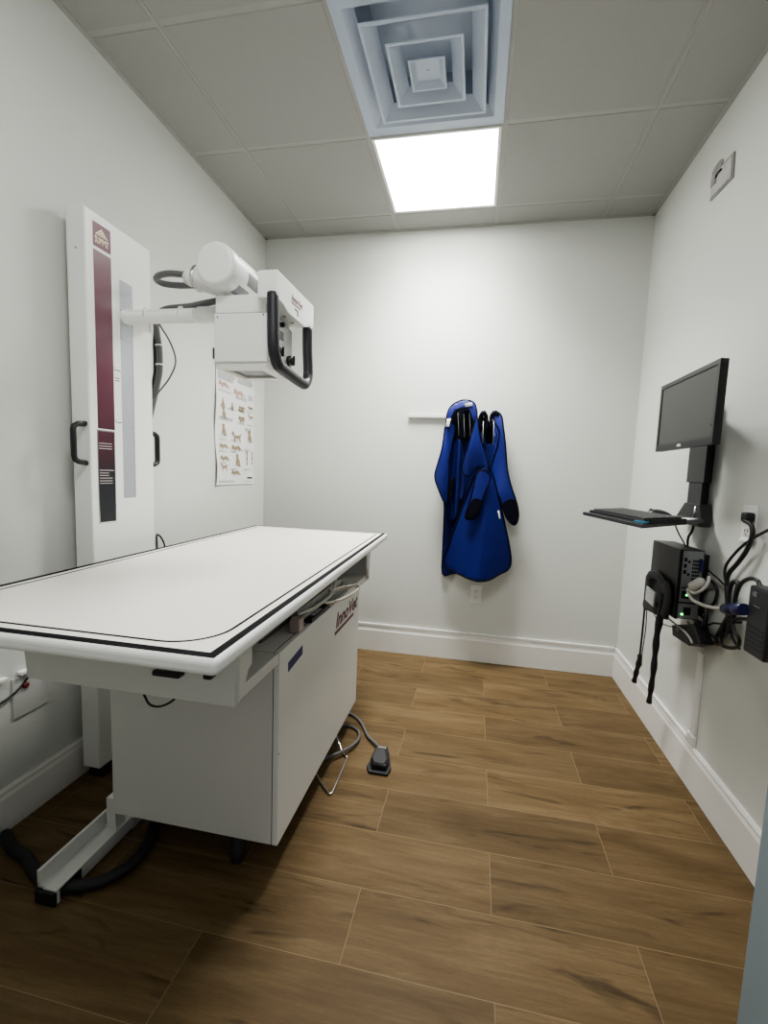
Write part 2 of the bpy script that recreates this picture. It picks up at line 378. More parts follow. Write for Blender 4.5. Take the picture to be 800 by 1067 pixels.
for z, w, y in ((1.575, .030, -1.247), (1.583, .004, -1.247), (1.545, .022, -1.245), (1.536, .022, -1.245), (1.38, .030, -1.247), (1.388, .004, -1.247)): box(b, TX, TX+.0008, y, y+w, z, z+.003)
obj('scale_marks', b, INKD, t)
b = B(); lathe(b, (-.826, TY0+.002, 1.96), (-.826, TY0-.004, 1.96), [(0, .004), (.003, .004), (.005, .002)], 10); obj('screw', b, GREYP, t)
for s, y in ((-1, TY0), (1, TY1)):
    b = B(); zc = 1.292
    path = [(-.81, y-s*.004, zc+.070), (-.81, y+s*.030, zc+.066), (-.81, y+s*.046, zc+.058), (-.81, y+s*.049, zc+.045), (-.81, y+s*.049, zc-.045), (-.81, y+s*.046, zc-.058), (-.81, y+s*.030, zc-.066), (-.81, y-s*.004, zc-.070)]
    tube(b, path, .0095, 8, flat=1.15); obj('grab_handle', b, BLACK, t)
# arm
AY, AZ = -1.185, 1.786
b = B(); lathe(b, (TX-.01, AY, AZ), (-.42, AY, AZ), [(0, .030), (.028, .030), (.029, .0255), (.31, .0255)], 28); lathe(b, (-.475, AY, AZ), (-.33, AY, AZ), [(0, .0275), (.001, .029), (.14, .029)], 28); obj('arm', b, WHITE, t)
b = B(); box(b, TX-.0, TX+.002, -1.212, -1.158, 1.70, 1.752, .0005); lathe(b, (TX, -1.185, 1.715), (TX+.005, -1.185, 1.715), [(0, .003), (.003, .003)], 10); obj('carriage_plate', b, TRACK, t)
# collimator
CX0, CX1, CY0, CY1, CZ0, CZ1 = -.348, -.153, -1.29, -1.085, 1.590, 1.752
b = B(); box(b, CX0, CX1, CY0, CY1, CZ0, CZ1, .003)
box(b, CX0+.002, CX1-.006, CY0+.004, CY1-.004, CZ1+.001, CZ1+.062, .003)
col = obj('collimator', b, WHITE, t)
b = B(); box(b, CX0+.004, CX1-.0, CY0+.002, CY1-.002, CZ1-.0005, CZ1+.0015); 
obj('seam', b, GREYP, col)
b = B(); band(b, sq(.192, (CX0+CX1)/2, (CY0+CY1)/2), sq(.128, (CX0+CX1)/2, (CY0+CY1)/2), CZ0-.022, CZ0+.001); obj('aperture_frame', b, WHITE2, col)
b = B(); box(b, CX0+.032, CX1-.032, CY0+.036, CY1-.036, CZ0-.016, CZ0-.013); obj('aperture_window', b, mat('aperture_glass', (.10, .10, .10, 1), .15, noise=.02), col)
b = B(); box(b, CX0+.02, CX0+.026, CY0+.03, CY1-.03, CZ0-.024, CZ0-.0215); obj('yellow_marker', b, YELL, col)
for x, z in ((-.335, 1.740), (-.165, 1.744)):
    b = B(); lathe(b, (x, CY0+.001, z), (x, CY0-.003, z), [(0, .0028), (.002, .0028)], 10); obj('screw', b, INKD, col)
b = B(); box(b, CX1-.001, CX1+.004, CY0+.012, CY1-.004, CZ0+.004, CZ1-.004, .001); pan = obj('control_panel', b, PANELG, col)
px = CX1+.004
b = B(); box(b, px-.001, px+.002, -1.215, -1.165, 1.692, 1.722, .001); obj('display', b, BLACK, col)
b = B(); lathe(b, (px, -1.185, 1.744), (px+.014, -1.185, 1.744), [(0, .009), (.010, .009), (.014, .006)], 16); obj('push_button', b, BLACK, col)
for y, z in ((-1.215, 1.642), (-1.120, 1.634)):
    b = B(); lathe(b, (px, y, z), (px+.022, y, z), [(0, .017), (.003, .019), (.017, .018), (.022, .013)], 20); box(b, px+.018, px+.027, y-.004, y+.004, z-.017, z+.017, .002); obj('control_knob', b, BLACK, col)
b = B()
for y in (-1.215, -1.120): 
    band(b, [(y+.026*math.cos(a*math.pi/12), z0+.026*math.sin(a*math.pi/12)) for a in range(24) for z0 in (1.638,)], [(y+.023*math.cos(a*math.pi/12), 1.638+.023*math.sin(a*math.pi/12)) for a in range(24)], px-.0005, px+.0006, lambda x, y_, z: (z, x, y_))
box(b, px-.0005, px+.0006, -1.19, -1.15, 1.676, 1.679); box(b, px-.0005, px+.0006, -1.13, -1.11, 1.665, 1.668); obj('panel_print', b, INKG, col)
# control head
hx0, hx1 = -.168, -.10
b = B(); prism(b, [(-1.326, 1.786), (-1.27, 1.780), (-1.235, 1.768), (-1.08, 1.768), (-1.045, 1.780), (-.992, 1.786), (-.992, 1.876), (-1.326, 1.872)], 'x', hx0, hx1, .002); head = obj('control_head', b, WHITE, t)
b = B(); merge(b, text('InnoVet', .03, (hx1+.0004, -1.208, 1.820), (0, 1, 0), (0, 0, 1), width=.098, height=.021, shear=.2, bold=.0007)); box(b, hx1-.0004, hx1+.0008, -1.210, -1.130, 1.811, 1.8155); obj('brand_lettering', b, MAROON, head)
b = B(); box(b, hx1-.0004, hx1+.0008, -1.180, -1.150, 1.797, 1.8015); box(b, hx1-.0004, hx1+.0008, -1.158, -1.150, 1.782, 1.8015); obj('display_mark', b, INKD, head)
for y in (-1.2, -1.13):
    b = B(); lathe(b, (-.13, y, 1.7685), (-.13, y, 1.764), [(0, .006), (.003, .006)], 10); obj('screw', b, GREYP, head)
b = B(); hp = [(-.118, -1.318, 1.80), (-.114, -1.322, 1.74), (-.110, -1.328, 1.66), (-.108, -1.325, 1.615), (-.106, -1.305, 1.580), (-.104, -1.275, 1.570), (-.104, -1.10, 1.557), (-.105, -1.055, 1.563), (-.106, -1.030, 1.590), (-.108, -1.022, 1.625), (-.112, -1.022, 1.70), (-.114, -1.022, 1.79)]
tube(b, smooth_path(hp, 5), .0195, 14); obj('handle_bar', b, HANDLE, t)
# tube housing
hx, hz = -.322, 1.899
b = B(); prof_ = [(0, .058), (.003, .066), (.010, .071), (.018, .0725), (.30, .0725), (.308, .069), (.312, .06)]
lathe(b, (hx, -1.335, hz), (hx, -1.0, hz), prof_, 48); tb = obj('tube_housing', b, WHITE, t)
def on_cyl(y0, y1, a0, a1, name, m, n=8, rr=.0731):
    bb = B(); ang = [math.radians(a0+(a1-a0)*k/n) for k in range(n+1)]
    A = [bb.verts.new((hx+rr*math.cos(a), y0, hz+rr*math.sin(a))) for a in ang]; D = [bb.verts.new((hx+rr*math.cos(a), y1, hz+rr*math.sin(a))) for a in ang]
    for k in range(n): bb.faces.new([A[k], A[k+1], D[k+1], D[k]])
    return obj(name, bb, m, tb)
silver = mat('silver_label', (.19, .20, .20, 1), .5, noise=.6, nscale=260)
on_cyl(-1.235, -1.155, -28, 6, 'rating_label', silver); on_cyl(-1.27, -1.20, -72, -40, 'serial_label', silver)
on_cyl(-1.17, -1.15, 24, 34, 'focus_mark', INKG); on_cyl(-1.285, -1.275, 30, 36, 'screw_hole', INKD)
b = B()  # cable socket on the side of the housing
lathe(b, (hx-.045, -1.165, 1.908), (-.515, -1.165, 1.928), [(0, .056), (.04, .053), (.09, .046), (.130, .042), (.136, .038)], 28)
lathe(b, (-.505, -1.165, 1.927), (-.60, -1.165, 1.934), [(0, .028), (.02, .030), (.038, .022), (.042, .018)], 24); obj('cable_socket', b, WHITE, t)
b = B(); lathe(b, (-.486, -1.165, 1.924), (-.508, -1.165, 1.926), [(0, .044), (.003, .0465), (.011, .0465), (.014, .044)], 28); obj('socket_clamp', b, CHROME, t)
b = B()
pts = [at(200, 287, 'y', -1.165), at(190, 286, 'y', -1.165), at(176, 285, 'y', -1.165), at(166, 287, 'y', -1.15), at(163, 291, 'y', -1.12), at(170, 295.5, 'y', -1.095), at(186, 297.5, 'y', -1.085), at(202, 297.5, 'y', -1.08), at(218, 300, 'y', -1.07), at(232, 306, 'y', -1.075), at(236, 312, 'y', -1.11), at(226, 313.5, 'y', -1.15), at(212, 316.5, 'y', -1.172), at(196, 319.5, 'y', -1.178), at(176, 321.5, 'y', -1.17), at(166, 326, 'y', -1.13), at(162.5, 334, 'y', -1.07), at(163.5, 346, 'y', -1.02), at(166, 362, 'y', -1.005), at(166.5, 380, 'y', -1.0), at(165, 395, 'y', -1.0), (-.84, -1.012, 1.40), (-.86, -1.02, 1.30)]
tube(b, smooth_path(pts, 6), .0118, 12); obj('tube_cable', b, CABLEG, t)
b = B(); pts2 = [(-.70, -1.14, 1.785), at(162, 340, 'y', -.97), at(161.5, 360, 'y', -.96), at(162, 380, 'y', -.96), at(161, 394, 'y', -.965), (-.86, -1.0, 1.44)]
tube(b, smooth_path(pts2, 6), .009, 8); obj('control_cable', b, BLACK, t)
b = B(); tube(b, smooth_path([(-.69, -1.13, 1.78), (-.70, -1.05, 1.73), (-.72, -.99, 1.67), (-.75, -.99, 1.60), (-.785, -1.01, 1.54), (-.83, -1.02, 1.48)], 6), .0035, 8); obj('thin_wire', b, CABLEG, t)
for x in (-.545, -.69):
    b = B(); lathe(b, (x-.004, AY, AZ+.006), (x+.004, AY, AZ+.006), [(0, .0275), (.008, .0275)], 20); obj('cable_tie', b, PLASTW, t)
for p, q in ((at(166, 360, 'y', -1.005), .0165), (at(166.5, 380, 'y', -1.0), .0165)):
    b = B(); lathe(b, (p[0], p[1], p[2]-.003), (p[0], p[1], p[2]+.003), [(0, q), (.006, q)], 16); obj('cable_tie', b, PLASTW, t)

# ------------------------------------------------------------------ x-ray table
t = thing('xray_table', 'white veterinary x-ray table with cream floating top over a steel cabinet', 'x-ray table', (-.23, -1.15, 0))
Q = [Vector((-.625, -2.085, 0)), Vector((.158, -2.085, 0)), Vector((.113, -.378, 0)), Vector((-.668, -.378, 0))]  # the top, seen from above
LX, LY = .78, 1.707
def tp(x, y, z):
    s, u = x/LX, y/LY
    p = Q[0]*(1-s)*(1-u)+Q[1]*s*(1-u)+Q[2]*s*u+Q[3]*(1-s)*u; return (p.x, p.y, z)
b = B()
rim = bmesh.new(); A = [rim.verts.new(tp(x, y, z)) for z in (.868, .9) for x, y in ((0, 0), (LX, 0), (LX, LY), (0, LY))]
for f in ((3, 2, 1, 0), (4, 5, 6, 7), (0, 1, 5, 4), (1, 2, 6, 5), (2, 3, 7, 6), (3, 0, 4, 7)): rim.faces.new([A[k] for k in f])
bmesh.ops.bevel(rim, geom=rim.edges[:], offset=.011, segments=4, affect='EDGES', profile=.5)
for f in rim.faces: f.smooth = False
merge(b, rim); obj('tabletop', b, WHITE, t)
def inset(i, r): return rrect(i, LX-i, i, LY-i, r, 10)
b = B(); band(b, inset(.009, .002), inset(.0265, .002), .8990, .9006, tp); obj('edge_strip', b, INKB, t)
b = B(); vs = [b.verts.new(tp(x, y, .9003)) for x, y in inset(.026, .002)]; b.faces.new(vs); obj('laminate_panel', b, CREAM, t)
rr_ = [.10, .10, .03, .03]
b = B(); band(b, rrect(.046, LX-.046, .046, LY-.046, rr_, 12), rrect(.053, LX-.053, .053, LY-.053, [.093, .093, .023, .023], 12), .9000, .9006, tp); obj('guide_line', b, INKB, t)
# carriage under the top
CXL, CXR = -.52, .050
b = B()
box(b, CXL, CXR, -1.842, -1.603, .674, .706, .003); box(b, CXL, CXR-.002, -.714, -.56, .674, .706, .003)
for y0, y1 in ((-1.8445, -1.832), (-.570, -.5575)):
    prism(b, [(CXL-.001, .674), (CXR+.001, .674), (CXR+.012, .80), (CXR+.012, .868), (CXL-.012, .868), (CXL-.012, .80)], 'y', y0, y1, .001)
for x0, x1 in ((CXR-.004, CXR+.004), (CXL-.004, CXL+.004)):
    prism(b, [(-1.838, .682), (-1.815, .706), (-1.797, .746), (-1.779, .753), (-1.779, .867), (-1.838, .867)], 'x', x0+.004*(x0 > 0), x1+.008*(x0 > 0), .001)
    prism(b, [(-.564, .682), (-.587, .706), (-.605, .746), (-.623, .753), (-.623, .867), (-.564, .867)], 'x', x0+.004*(x0 > 0), x1+.008*(x0 > 0), .001)
box(b, CXL+.03, CXR-.13, -1.80, -.60, .80, .866); box(b, .02, .07, -.50, -.46, .83, .869, .002)
obj('carriage_frame', b, WHITE2, t)
b = B(); box(b, -.51, .0305, -1.6, -.717, .11, .7055, .002); obj('cabinet', b, WHITE2, t)
b = B(); box(b, .029, .0335, -1.597, -.72, .112, .705); obj('panel_gap', b, INKD, t)
b = B(); box(b, .033, .051, -1.6, -.717, .11, .706, .002); sp = obj('side_panel', b, WHITE, t)
b = B(); merge(b, text('InnoVet', .06, (.0514, -1.075, .594), (0, 1, 0), (0, 0, 1), width=.325, height=.062, shear=.25, bold=.0018)); box(b, .0505, .0516, -1.088, -.815, .571, .585); obj('brand_lettering', b, MAROON, sp)
b = B(); prism(b, [(-1.540, .622), (-1.540, .652), (-1.428, .664), (-1.428, .634)], 'x', .0505, .0516); obj('blue_sticker', b, NAVY, sp)
b = B(); lathe(b, (.05, -1.596, .40), (.0525, -1.596, .40), [(0, .003), (.002, .003)], 8); obj('screw', b, GREYP, sp)
for x, y in ((-.10, -1.56), (-.20, -.76), (-.46, -.76)):
    b = B(); lathe(b, (x, y, 0), (x, y, .112), [(0, .020), (.006, .022), (.03, .022), (.034, .019), (.112, .019)], 18); obj('levelling_foot', b, RUBBER, t)
b = B(); box(b, -.502, -.548, -1.53, -.78, 0.0, .04); box(b, -.548, -.504, -1.806, -1.53, .0385, .044, .001); box(b, -.509, -.504, -1.722, -1.53, .003, .04); box(b, -.509, -.504, -1.806, -1.795, .003, .04); box(b, -.548, -.543, -1.70, -1.53, .003, .04); prism(b, [(-1.80, .042), (-1.80, .086), (-1.50, .086), (-1.50, .042)], 'x', -.572, -.562); box(b, -.572, -.546, -1.80, -1.5, .036, .042); box(b, -.545, -.512, -1.59, -1.55, .04, .15, .002); obj('base_rail', b, WHITE2, t)
b = B(); box(b, -.568, -.503, -1.814, -1.804, 0, .040, .002); obj('end_cap', b, BLACK, t)
b = B()
p = at(174, 702, 'y', -1.858); box(b, p.x-.036, p.x+.036, -1.866, -1.84, p.z-.007, p.z+.007, .005); obj('float_lock', b, BLACK, t); b = B(); p = at(217, 704.5, 'y', -1.858); box(b, p.x-.011, p.x+.011, -1.866, -1.84, p.z-.007, p.z+.007, .005); obj('float_lock', b, BLACK, t)
b = B(); box(b, .018, .032, -1.43, -.90, .728, .742, .002); box(b, .0, .02, -1.40, -.92, .722, .765); obj('cassette_tray', b, GREYP, t)
b = B(); box(b, .012, .046, -1.445, -1.405, .7065, .75, .003); obj('tray_block', b, PALEP, t)
b = B(); box(b, .004, .048, -1.34, -1.15, .706, .720, .002); obj('switch_module', b, BLACK, t)
b = B(); box(b, .010, .040, -1.30, -1.22, .720, .723); obj('module_label', b, INKG, t)
b = B(); box(b, -.46, -.03, -1.55, -.95, .707, .790); obj('cassette_drawer', b, mat('drawer_dark', (.10, .10, .10, 1), .5, noise=.1), t)
b = B(); tube(b, smooth_path([(.01, -1.20, .738), (.06, -1.18, .735), (.095, -1.10, .737), (.118, -1.01, .745), (.116, -.985, .750), (.095, -.985, .755), (.06, -1.04, .757), (.02, -1.08, .752)], 6), .0045, 10, flat=1.5, nrm=(0, 0, 1)); obj('tray_handle', b, CHROME, t)
b = B(); tube(b, smooth_path([(.02, -1.40, .752), (.045, -1.30, .752), (.062, -1.20, .765), (.065, -1.15, .79), (.06, -1.12, .83), (.05, -1.11, .87)], 6), .006, 8); obj('tray_cable', b, CABLEW, t)
b = B(); tube(b, smooth_path([(-.05, -.84, .13), (-.03, -.86, .08), (.06, -.97, .009), (.088, -.998, .006), (.095, -1.02, .006), (.098, -1.20, .006), (.093, -1.225, .006), (.075, -1.215, .006), (.0, -1.14, .02), (-.06, -1.08, .11), (-.07, -1.07, .13)], 3), .0042, 8); obj('wire_bail', b, CHROME, t)
b = B(); tube(b, smooth_path([at(150, 724, 'y', -1.72), at(156, 734, 'y', -1.72), at(167, 736, 'y', -1.72), at(181, 729, 'y', -1.72), at(190, 715, 'y', -1.70)], 6), .003, 8); tube(b, [at(150, 724, 'y', -1.72), at(150, 700, 'y', -1.72)], .003, 8); obj('hanging_wire', b, BLACK, t)

# ------------------------------------------------------------------ floor things
t = thing('foot_pedal', 'black plastic foot pedal switch on the wood floor beside the table', 'foot pedal', (.225, -1.01, 0))
b = B(); prism(b, [(.190, -1.045), (.198, -.93), (.262, -.925), (.292, -1.035), (.285, -1.075), (.205, -1.075)], 'z', 0, .012, .003); obj('base_plate', b, RUBBER, t)
b = B(); prism(b, [(.200, -1.02), (.206, -.93), (.256, -.928), (.280, -1.02), (.274, -1.058), (.215, -1.058)], 'z', .012, .036, .006); obj('pedal_body', b, BLACK, t)
b = B(); bb2 = bmesh.new(); prism(bb2, [(.205, -1.03), (.212, -.965), (.252, -.963), (.274, -1.03), (.266, -1.055), (.220, -1.055)], 'z', .034, .048, .005)
for v in bb2.verts: v.co.z += (v.co.y+1.0)*.12
merge(b, bb2); obj('pedal', b, BLACKM, t)
b = B(); box(b, .216, .250, -.957, -.941, .0355, .0370); obj('label_sticker', b, PAPER, t)
b = B(); tube(b, smooth_path([(.228, -.935, .018), (.195, -.895, .016), (.14, -.83, .009), (.09, -.74, .008), (.03, -.68, .008), (-.05, -.66, .008), (-.12, -.72, .008), (-.05, -.80, .008), (.03, -.775, .008), (.085, -.80, .008), (.108, -.86, .012), (.10, -.93, .019), (.06, -1.0, .0215), (-.01, -1.07, .0215), (-.10, -1.12, .009), (-.2, -1.14, .009)], 6), .0065, 8); obj('pedal_cord', b, CABLEG, t)

b = B(); hose = [(-.860, -1.66, .02), (-.78, -1.70, .02), (-.70, -1.72, .02), (-.63, -1.755, .02), (-.555, -1.775, .02), (-.49, -1.765, .02), (-.43, -1.735, .02), (-.392, -1.675, .02), (-.392, -1.60, .02), (-.42, -1.54, .02), (-.45, -1.47, .025), (-.46, -1.38, .02), (-.42, -1.25, .02)]
tube(b, smooth_path(hose, 7), .0165, 12); tag(obj('conduit_hose', b, RUBBER), 'thick black flexible hose looping across the floor under the table', 'hose')

# ------------------------------------------------------------------ left wall
t = thing('wall_chart', 'white radiograph positioning chart hung on the left wall behind the tube head', 'poster', (XL, -.19, 1.12))
PY0, PY1, PZ0, PZ1 = -.412, .035, 1.122, 1.826
def sheet_x(y, z):
    f = max(0, 1-abs(y-PY0)/.08)
    return XL+.004+.010*f*(.5+.5*math.sin((z-1.1)*17))+.004*math.sin(y*9+1)**2*max(0, (1.3-z)*2)
b = B(); ny, nz = 24, 40
G = [[b.verts.new((sheet_x(PY0+(PY1-PY0)*i/ny, PZ0+(PZ1-PZ0)*j/nz), PY0+(PY1-PY0)*i/ny+.008*math.sin(j/nz*9)*max(0, 1-i/5), PZ0+(PZ1-PZ0)*j/nz)) for i in range(ny+1)] for j in range(nz+1)]
for j in range(nz):
    for i in range(ny): b.faces.new([G[j][i], G[j][i+1], G[j+1][i+1], G[j+1][i]])
obj('sheet', b, PAPER, t, True)
def onsheet(bm, pts):
    V = [bm.verts.new((sheet_x(y, z)+.0018, y, z)) for y, z in pts]; bm.faces.new(V)
def S(u, v): # chart coordinates 0..1, v down
    return (PY0+(PY1-PY0)*u, PZ1-(PZ1-PZ0)*v)
b = B()
def rows(bm, u0, u1, v0, n, dv=.0085, h=.0035, rag=.06):
    for k in range(n):
        e = u1-random.random()*rag; u = u0
        while u < e-.01:
            w = min(.05+random.random()*.08, e-u); onsheet(bm, [S(u, v0+k*dv), S(u+w, v0+k*dv), S(u+w, v0+k*dv+h), S(u, v0+k*dv+h)]); u += w+.012
rows(b, .05, .50, .055, 6); rows(b, .05, .45, .108, 4); rows(b, .53, .97, .05, 8); rows(b, .06, .42, .22, 2); rows(b, .48, .80, .235, 3); rows(b, .84, .97, .19, 6)
for u, v in ((.07, .345), (.30, .35), (.52, .345), (.78, .335), (.54, .455), (.80, .455), (.08, .615), (.36, .615), (.08, .715), (.36, .71), (.08, .81), (.72, .685), (.72, .86), (.36, .86)): rows(b, u, u+.2, v, 2, rag=.05)
rows(b, .08, .45, .435, 4); rows(b, .74, .97, .49, 3); rows(b, .74, .95, .52, 1); rows(b, .06, .50, .965, 2); rows(b, .7, .95, .972, 1)
obj('printed_text', b, INKG, t)
b = B(); onsheet(b, [S(.80, .935), S(.95, .935), S(.95, .948), S(.80, .948)]); obj('publisher_mark', b, INKD, t)
def animal(bm, u, v, s, kind, flip=1):
    """small generic outline of a lying or standing animal, or of a limb"""
    if kind == 'lie': P = [(-1, .1), (-.85, -.25), (-.6, -.3), (-.45, -.1), (.3, -.25), (.6, -.1), (1, .25), (.95, .32), (.55, .12), (.5, .35), (.35, .35), (.3, .15), (-.2, .2), (-.25, .4), (-.4, .4), (-.45, .15), (-.75, .2)]
    elif kind == 'stand': P = [(-1, -.3), (-.8, -.55), (-.55, -.4), (-.4, -.15), (.5, -.2), (.85, -.45), (.7, -.05), (.65, .1), (.7, .55), (.55, .55), (.45, .15), (-.25, .15), (-.3, .55), (-.45, .55), (-.5, 0), (-.7, -.15)]
    elif kind == 'sit': P = [(-.4, -.9), (-.1, -1), (.15, -.75), (.1, -.4), (.45, 0), (.55, .6), (.9, .75), (.3, .85), (-.1, .8), (-.3, .3), (-.45, .8), (-.6, .8), (-.5, 0), (-.35, -.5), (-.6, -.65)]
    elif kind == 'skull': P = [(-.2, -1), (.1, -1), (.3, -.3), (.6, .1), (.5, .6), (.2, .9), (-.2, .9), (-.5, .6), (-.55, .1), (-.3, -.3)]
    else: P = [(-.25, -1), (.2, -1), (.25, -.5), (.15, 0), (.3, .6), (.2, 1), (-.15, 1), (-.2, .5), (-.1, 0), (-.3, -.5)]
    onsheet(bm, [S(u+flip*x*s, v+y*s*.62) for x, y in P])
b = B()
for a in ((.17, .33, .075, 'skull'), (.40, .335, .06, 'skull'), (.66, .32, .09, 'lie'), (.64, .345, .09, 'lie'), (.90, .30, .085, 'lie'), (.20, .405, .08, 'sit'), (.66, .41, .09, 'lie'), (.64, .435, .085, 'stand'), (.90, .385, .085, 'stand'), (.20, .545, .09, 'sit'), (.52, .585, .14, 'stand'), (.20, .675, .11, 'lie'), (.52, .68, .14, 'lie'), (.88, .565, .10, 'sit'), (.22, .775, .12, 'lie'), (.55, .79, .10, 'sit'), (.20, .85, .10, 'stand'), (.50, .895, .12, 'lie'), (.80, .74, .07, 'limb'), (.95, .735, .06, 'limb'), (.80, .79, .06, 'limb'), (.95, .785, .055, 'limb')):
    animal(b, *a)
obj('animal_drawings', b, TAN, t)
b = B()
for a in ((.20, .17, .13, 'lie'), (.58, .20, .15, 'lie')): animal(b, *a)
obj('pink_drawings', b, PINK, t)
b = B(); box(b, XL, XL+.006, PY0-.016, PY0-.004, 1.826, 1.884); obj('hanger_clip', b, BLACK, t)
b = B(); onsheet(b, [S(.84, .0), S(1, .0), S(1, .03), S(.84, .03)]); obj('red_corner', b, PINK, t)

t = thing('outlet_plate', 'white wall plate with a red button low on the left wall under the table', 'wall plate', (XL, -1.51, .35))
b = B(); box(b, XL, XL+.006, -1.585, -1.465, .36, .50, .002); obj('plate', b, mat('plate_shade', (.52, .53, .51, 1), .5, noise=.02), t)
b = B(); lathe(b, (XL+.005, -1.543, .462), (XL+.014, -1.543, .462), [(0, .011), (.007, .010), (.009, .007)], 14); obj('button', b, RED, t)
tagn = 'white cable clips on the left wall'
for y, z, l in ((-1.545, .512, 'small white cable clip on the left wall above the red button'), (-1.618, .515, 'small white cable clip at the left edge, farther from the red button')):
    b = B(); box(b, XL, XL+.02, y-.02, y+.012, z-.006, z+.006, .002); tag(obj('cable_clip', b, PLASTW), l, 'clip', tagn)
b = B(); tube(b, smooth_path([(XL+.02, -1.528, .512), (XL+.012, -1.540, .485), (XL+.008, -1.575, .455), (XL+.008, -1.625, .440), (XL+.008, -1.70, .43), (XL+.008, -1.80, .44)], 6), .0032, 8); tag(obj('wall_wire', b, BLACK), 'thin black wire drooping along the left wall under the table', 'wire')
b = B(); tube(b, smooth_path([at(163.5, 575, 'x', -.885), at(163.3, 566, 'x', -.885), at(163.4, 557.5, 'x', -.885), at(166.5, 558.5, 'x', -.885), at(169.5, 563, 'x', -.885), at(171.3, 568, 'x', -.885), at(172, 575, 'x', -.885), at(172, 600, 'x', -.885)], 6), .004, 8); tag(obj('wall_cable', b, BLACK), 'short loop of black cord on the left wall right beside the column', 'cord')

# ------------------------------------------------------------------ back wall
b = B(); box(b, .116, .60, YB-.022, YB, 1.592, 1.612, .002); rl = thing('hook_rail', 'slim white hanging rail fixed on the back wall behind the blue aprons', 'rail', (.45, YB, 1.592)); obj('bar', b, mat('rail_paint', (.60, .60, .58, 1), .4, noise=.02), rl)
def hook(u, v, y0):
    p = at(u, v, 'y', y0); b = B()
    tube(b, smooth_path([(p.x, YB-.012, 1.60), (p.x, YB-.03, 1.60), (p.x, y0+.03, p.z-.03), (p.x, y0, p.z-.022), (p.x, y0-.008, p.z), ], 5), .0045, 8); obj('hook', b, PLASTW, rl)
hook(486, 414, .056); hook(504, 431, .12); hook(518, 433, .12)

t = thing('outlet', 'white duplex outlet low on the back wall below the blue aprons', 'outlet', (.61, YB, .40))
p0, p1 = at(489.5, 609.5, 'y', YB), at(502, 629, 'y', YB)
xc = (p0.x+p1.x)/2; zc = (p0.z+p1.z)/2
b = B(); box(b, xc-.036, xc+.036, YB-.006, YB, zc-.058, zc+.058, .002); obj('cover_plate', b, PLASTW, t)
for dz in (.02, -.02):
    b = B(); box(b, xc-.017, xc+.017, YB-.008, YB-.004, zc+dz-.015, zc+dz+.015, .002); s = obj('socket', b, PLASTW, t)
    b = B(); box(b, xc-.008, xc-.005, YB-.0088, YB-.007, zc+dz, zc+dz+.008); box(b, xc+.005, xc+.008, YB-.0088, YB-.007, zc+dz, zc+dz+.008); box(b, xc-.002, xc+.002, YB-.0088, YB-.007, zc+dz-.010, zc+dz-.006); obj('slots', b, INKD, s)

# lead aprons: cloth panels cut from outlines, folded, with piped edges
def cloth(outline, y0, fold, name, m, parent, pipe=.006, pm=LINING, th=.005, res=.018, sub=None, smooth_n=3, pipe_closed=True):
    pts = [at(u, v, 'y', y0) for u, v in outline]
    if smooth_n: pts = smooth_path(pts, smooth_n, True)
    t_ = bmesh.new(); f = t_.faces.new([t_.verts.new((p.x, y0, p.z)) for p in pts]); bmesh.ops.triangulate(t_, faces=[f])
    xs = [p.x for p in pts]; zs = [p.z for p in pts]
    x = min(xs)+res
    while x < max(xs):
        bmesh.ops.bisect_plane(t_, geom=t_.verts[:]+t_.edges[:]+t_.faces[:], plane_co=(x, 0, 0), plane_no=(1, 0, 0)); x += res
    z = min(zs)+res
    while z < max(zs):
        bmesh.ops.bisect_plane(t_, geom=t_.verts[:]+t_.edges[:]+t_.faces[:], plane_co=(0, 0, z), plane_no=(0, 0, 1)); z += res
    x0, x1, z0, z1 = min(xs), max(xs), min(zs), max(zs)
    D = lambda x, z: fold((x-x0)/(x1-x0), (z-z0)/(z1-z0))
    for v in t_.verts: v.co.y = y0-D(v.co.x, v.co.z)
    bmesh.ops.remove_doubles(t_, verts=t_.verts[:], dist=.0008)
    bmesh.ops.recalc_face_normals(t_, faces=t_.faces[:])
    if sum(f.normal.y for f in t_.faces) > 0: bmesh.ops.reverse_faces(t_, faces=t_.faces[:])
    # give the cloth its thickness: a back layer and the rim between
    front = t_.faces[:]; rim_e = [e for e in t_.edges if len(e.link_faces) == 1]
    bk = {v: t_.verts.new(v.co+Vector((0, th, 0))) for v in t_.verts[:]}
    for f in front: t_.faces.new([bk[v] for v in f.verts][::-1])
    for e in rim_e:
        v, q = e.verts; lf = e.link_faces[0].verts[:]; k = lf.index(v)
        if lf[(k+1) % len(lf)] == q: v, q = q, v
        t_.faces.new([v, q, bk[q], bk[v]])
    for f in t_.faces: f.smooth = True
    o = obj(name, t_, m, parent)
    if pipe:
        bb = B(); tube(bb, [(p.x, y0-D(p.x, p.z)+.001, p.z) for p in pts], pipe, 8, pipe_closed); obj('piping', bb, pm, o)
    return o
sn, cs, PI = math.sin, math.cos, math.pi
a1 = thing('lead_apron', 'blue lead apron with rounded collar hung by its neck on the left hook', 'apron', (.44, YB-.06, .55))
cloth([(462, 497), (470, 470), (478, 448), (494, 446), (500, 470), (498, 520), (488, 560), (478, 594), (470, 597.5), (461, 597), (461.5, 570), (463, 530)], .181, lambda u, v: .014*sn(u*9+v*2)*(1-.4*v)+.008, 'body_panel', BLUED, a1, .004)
cloth([(465, 440), (468, 426), (477, 418.5), (486, 416.8), (494, 420), (497, 430), (496.5, 440), (492, 437), (489, 428), (483, 425.5), (476, 427), (471, 434), (468, 444)], .085, lambda u, v: .02*(1-u)*(1-v)+.012*sn(v*3), 'collar', BLUECL, a1, .004)
